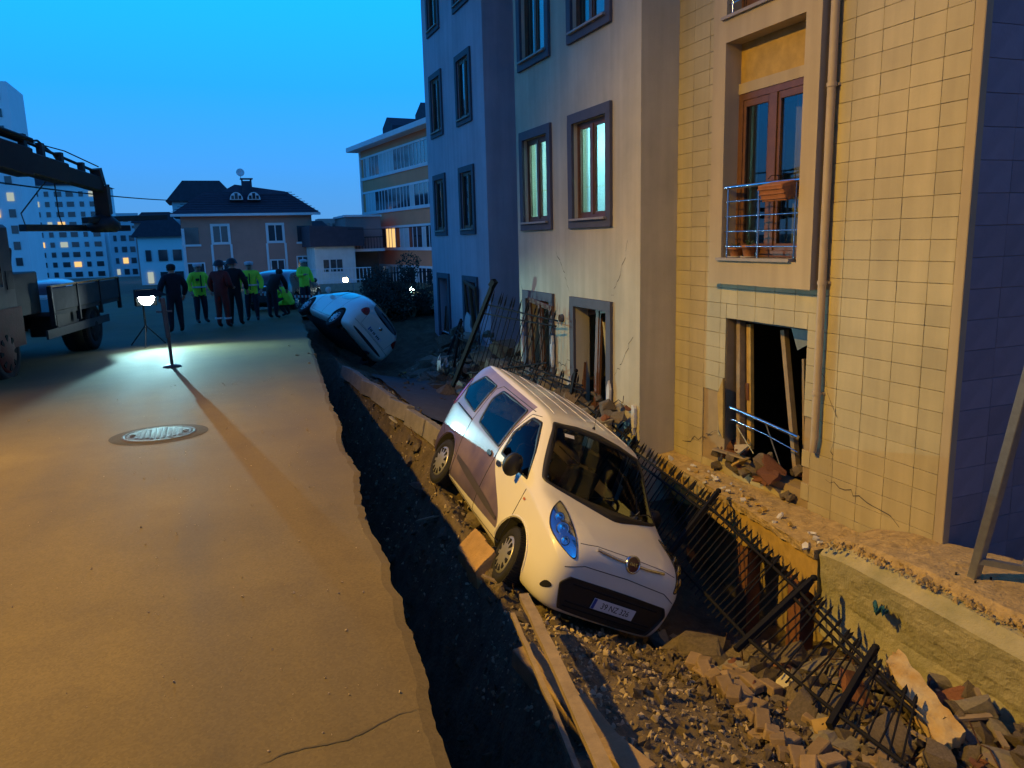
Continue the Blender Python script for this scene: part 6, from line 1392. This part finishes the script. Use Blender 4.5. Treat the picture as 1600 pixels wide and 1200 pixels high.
# black railing near the white street lamp on the right
t = thing('street_railing', 'black railing behind the shrub next to the cold white lamp', 'railing', (9, 36, far_z(36)), world=True); z = far_z(36)-.03
for k in range(22): MB().box((7.6+.16*k, 36, z), (7.63+.16*k, 36.03, z+1.1)).build('baluster', 'black_iron', t)
for h in (.15, 1.05): MB().box((7.5, 36, z+h), (11.2, 36.04, z+h+.04)).build('rail', 'black_iron', t)
# lamps
emat('lamp_cool', (.75, 1, .95), 60); emat('lamp_warm', (1, .72, .32), 60)
def globe(label, x, y, z, r, m, col, e, zb=None):
    zb = far_z(y) if zb is None else zb; t = thing('post_lamp', label, 'lamp', (x, y, zb), group='lit lamps down the street', world=True)
    MB().tube([(x, y, zb), (x, y, z-r)], .05, 8).build('post', 'black_iron', t); MB().lathe([(r*sin(a), -r*cos(a)) for a in [pi*k/10 for k in range(11)]], Matrix.Translation((x, y, z)), 16).build('globe', m, t)
    MB().lathe([(.05, -.06), (r*.7, -.02), (r*.7, 0)], Matrix.Translation((x, y, z-r*.8)), 12).build('collar', 'black_iron', t)
    add_light('lamp_light', 'POINT', (x, y, z), None, e, col, radius=r*1.05)
globe('cool white lamp in front of the villa wall', 2.75, 54, -.28, .17, 'lamp_cool', (.75, 1, .95), 60)
globe('warm yellow lamp before the white house', 7.75, 49.5, -.62, .17, 'lamp_warm', (1, .72, .32), 90)
globe('cold white lamp before the orange block', 9.15, 37.8, -.68, .14, 'lamp_cool', (.75, 1, .95), 60)
globe('distant yellow street lamp left of the villa eaves', -4.05, 120, 6.2, .45, 'lamp_warm', (1, .72, .32), 200)
# overhead wire
def wire(label, p, q, sag, r=.012):
    p, q = Vector(p), Vector(q); o = MB().tube([p.lerp(q, k/24)-Vector((0, 0, sag*4*(k/24)*(1-k/24))) for k in range(25)], r, 5).build('overhead_wire', 'black_iron'); setp(o, label, 'wire')
wire('thin black overhead wire from the crane boom side to the villa roof', (-9.5, 12.2, 3.9), (-1.2, 60.5, 4.9), .35, .03)
wire('faint overhead wire crossing before the orange block', (7.0, 61.5, 3.0), (15.2, 44, 2.9), .4, .02)
# parked cars
c = copy_tree(HB); c.location = (-4.6, 27.0, road_z(27)); c.rotation_euler = (0, 0, radians(96)); setp(c, 'parked car whose roof shows above the truck bed', 'car'); c.name = 'parked_car'
mat('dark_paint', (.02, .022, .03), .25, .2, 3, coat=1)
c = copy_tree(HB, None, {'white_paint': 'dark_paint'}); c.location = (2.55, 30.6, road_z(30.6)); c.rotation_euler = (0, 0, radians(64)); setp(c, 'dark parked car behind the stooping worker and the tape', 'car'); c.name = 'parked_car'
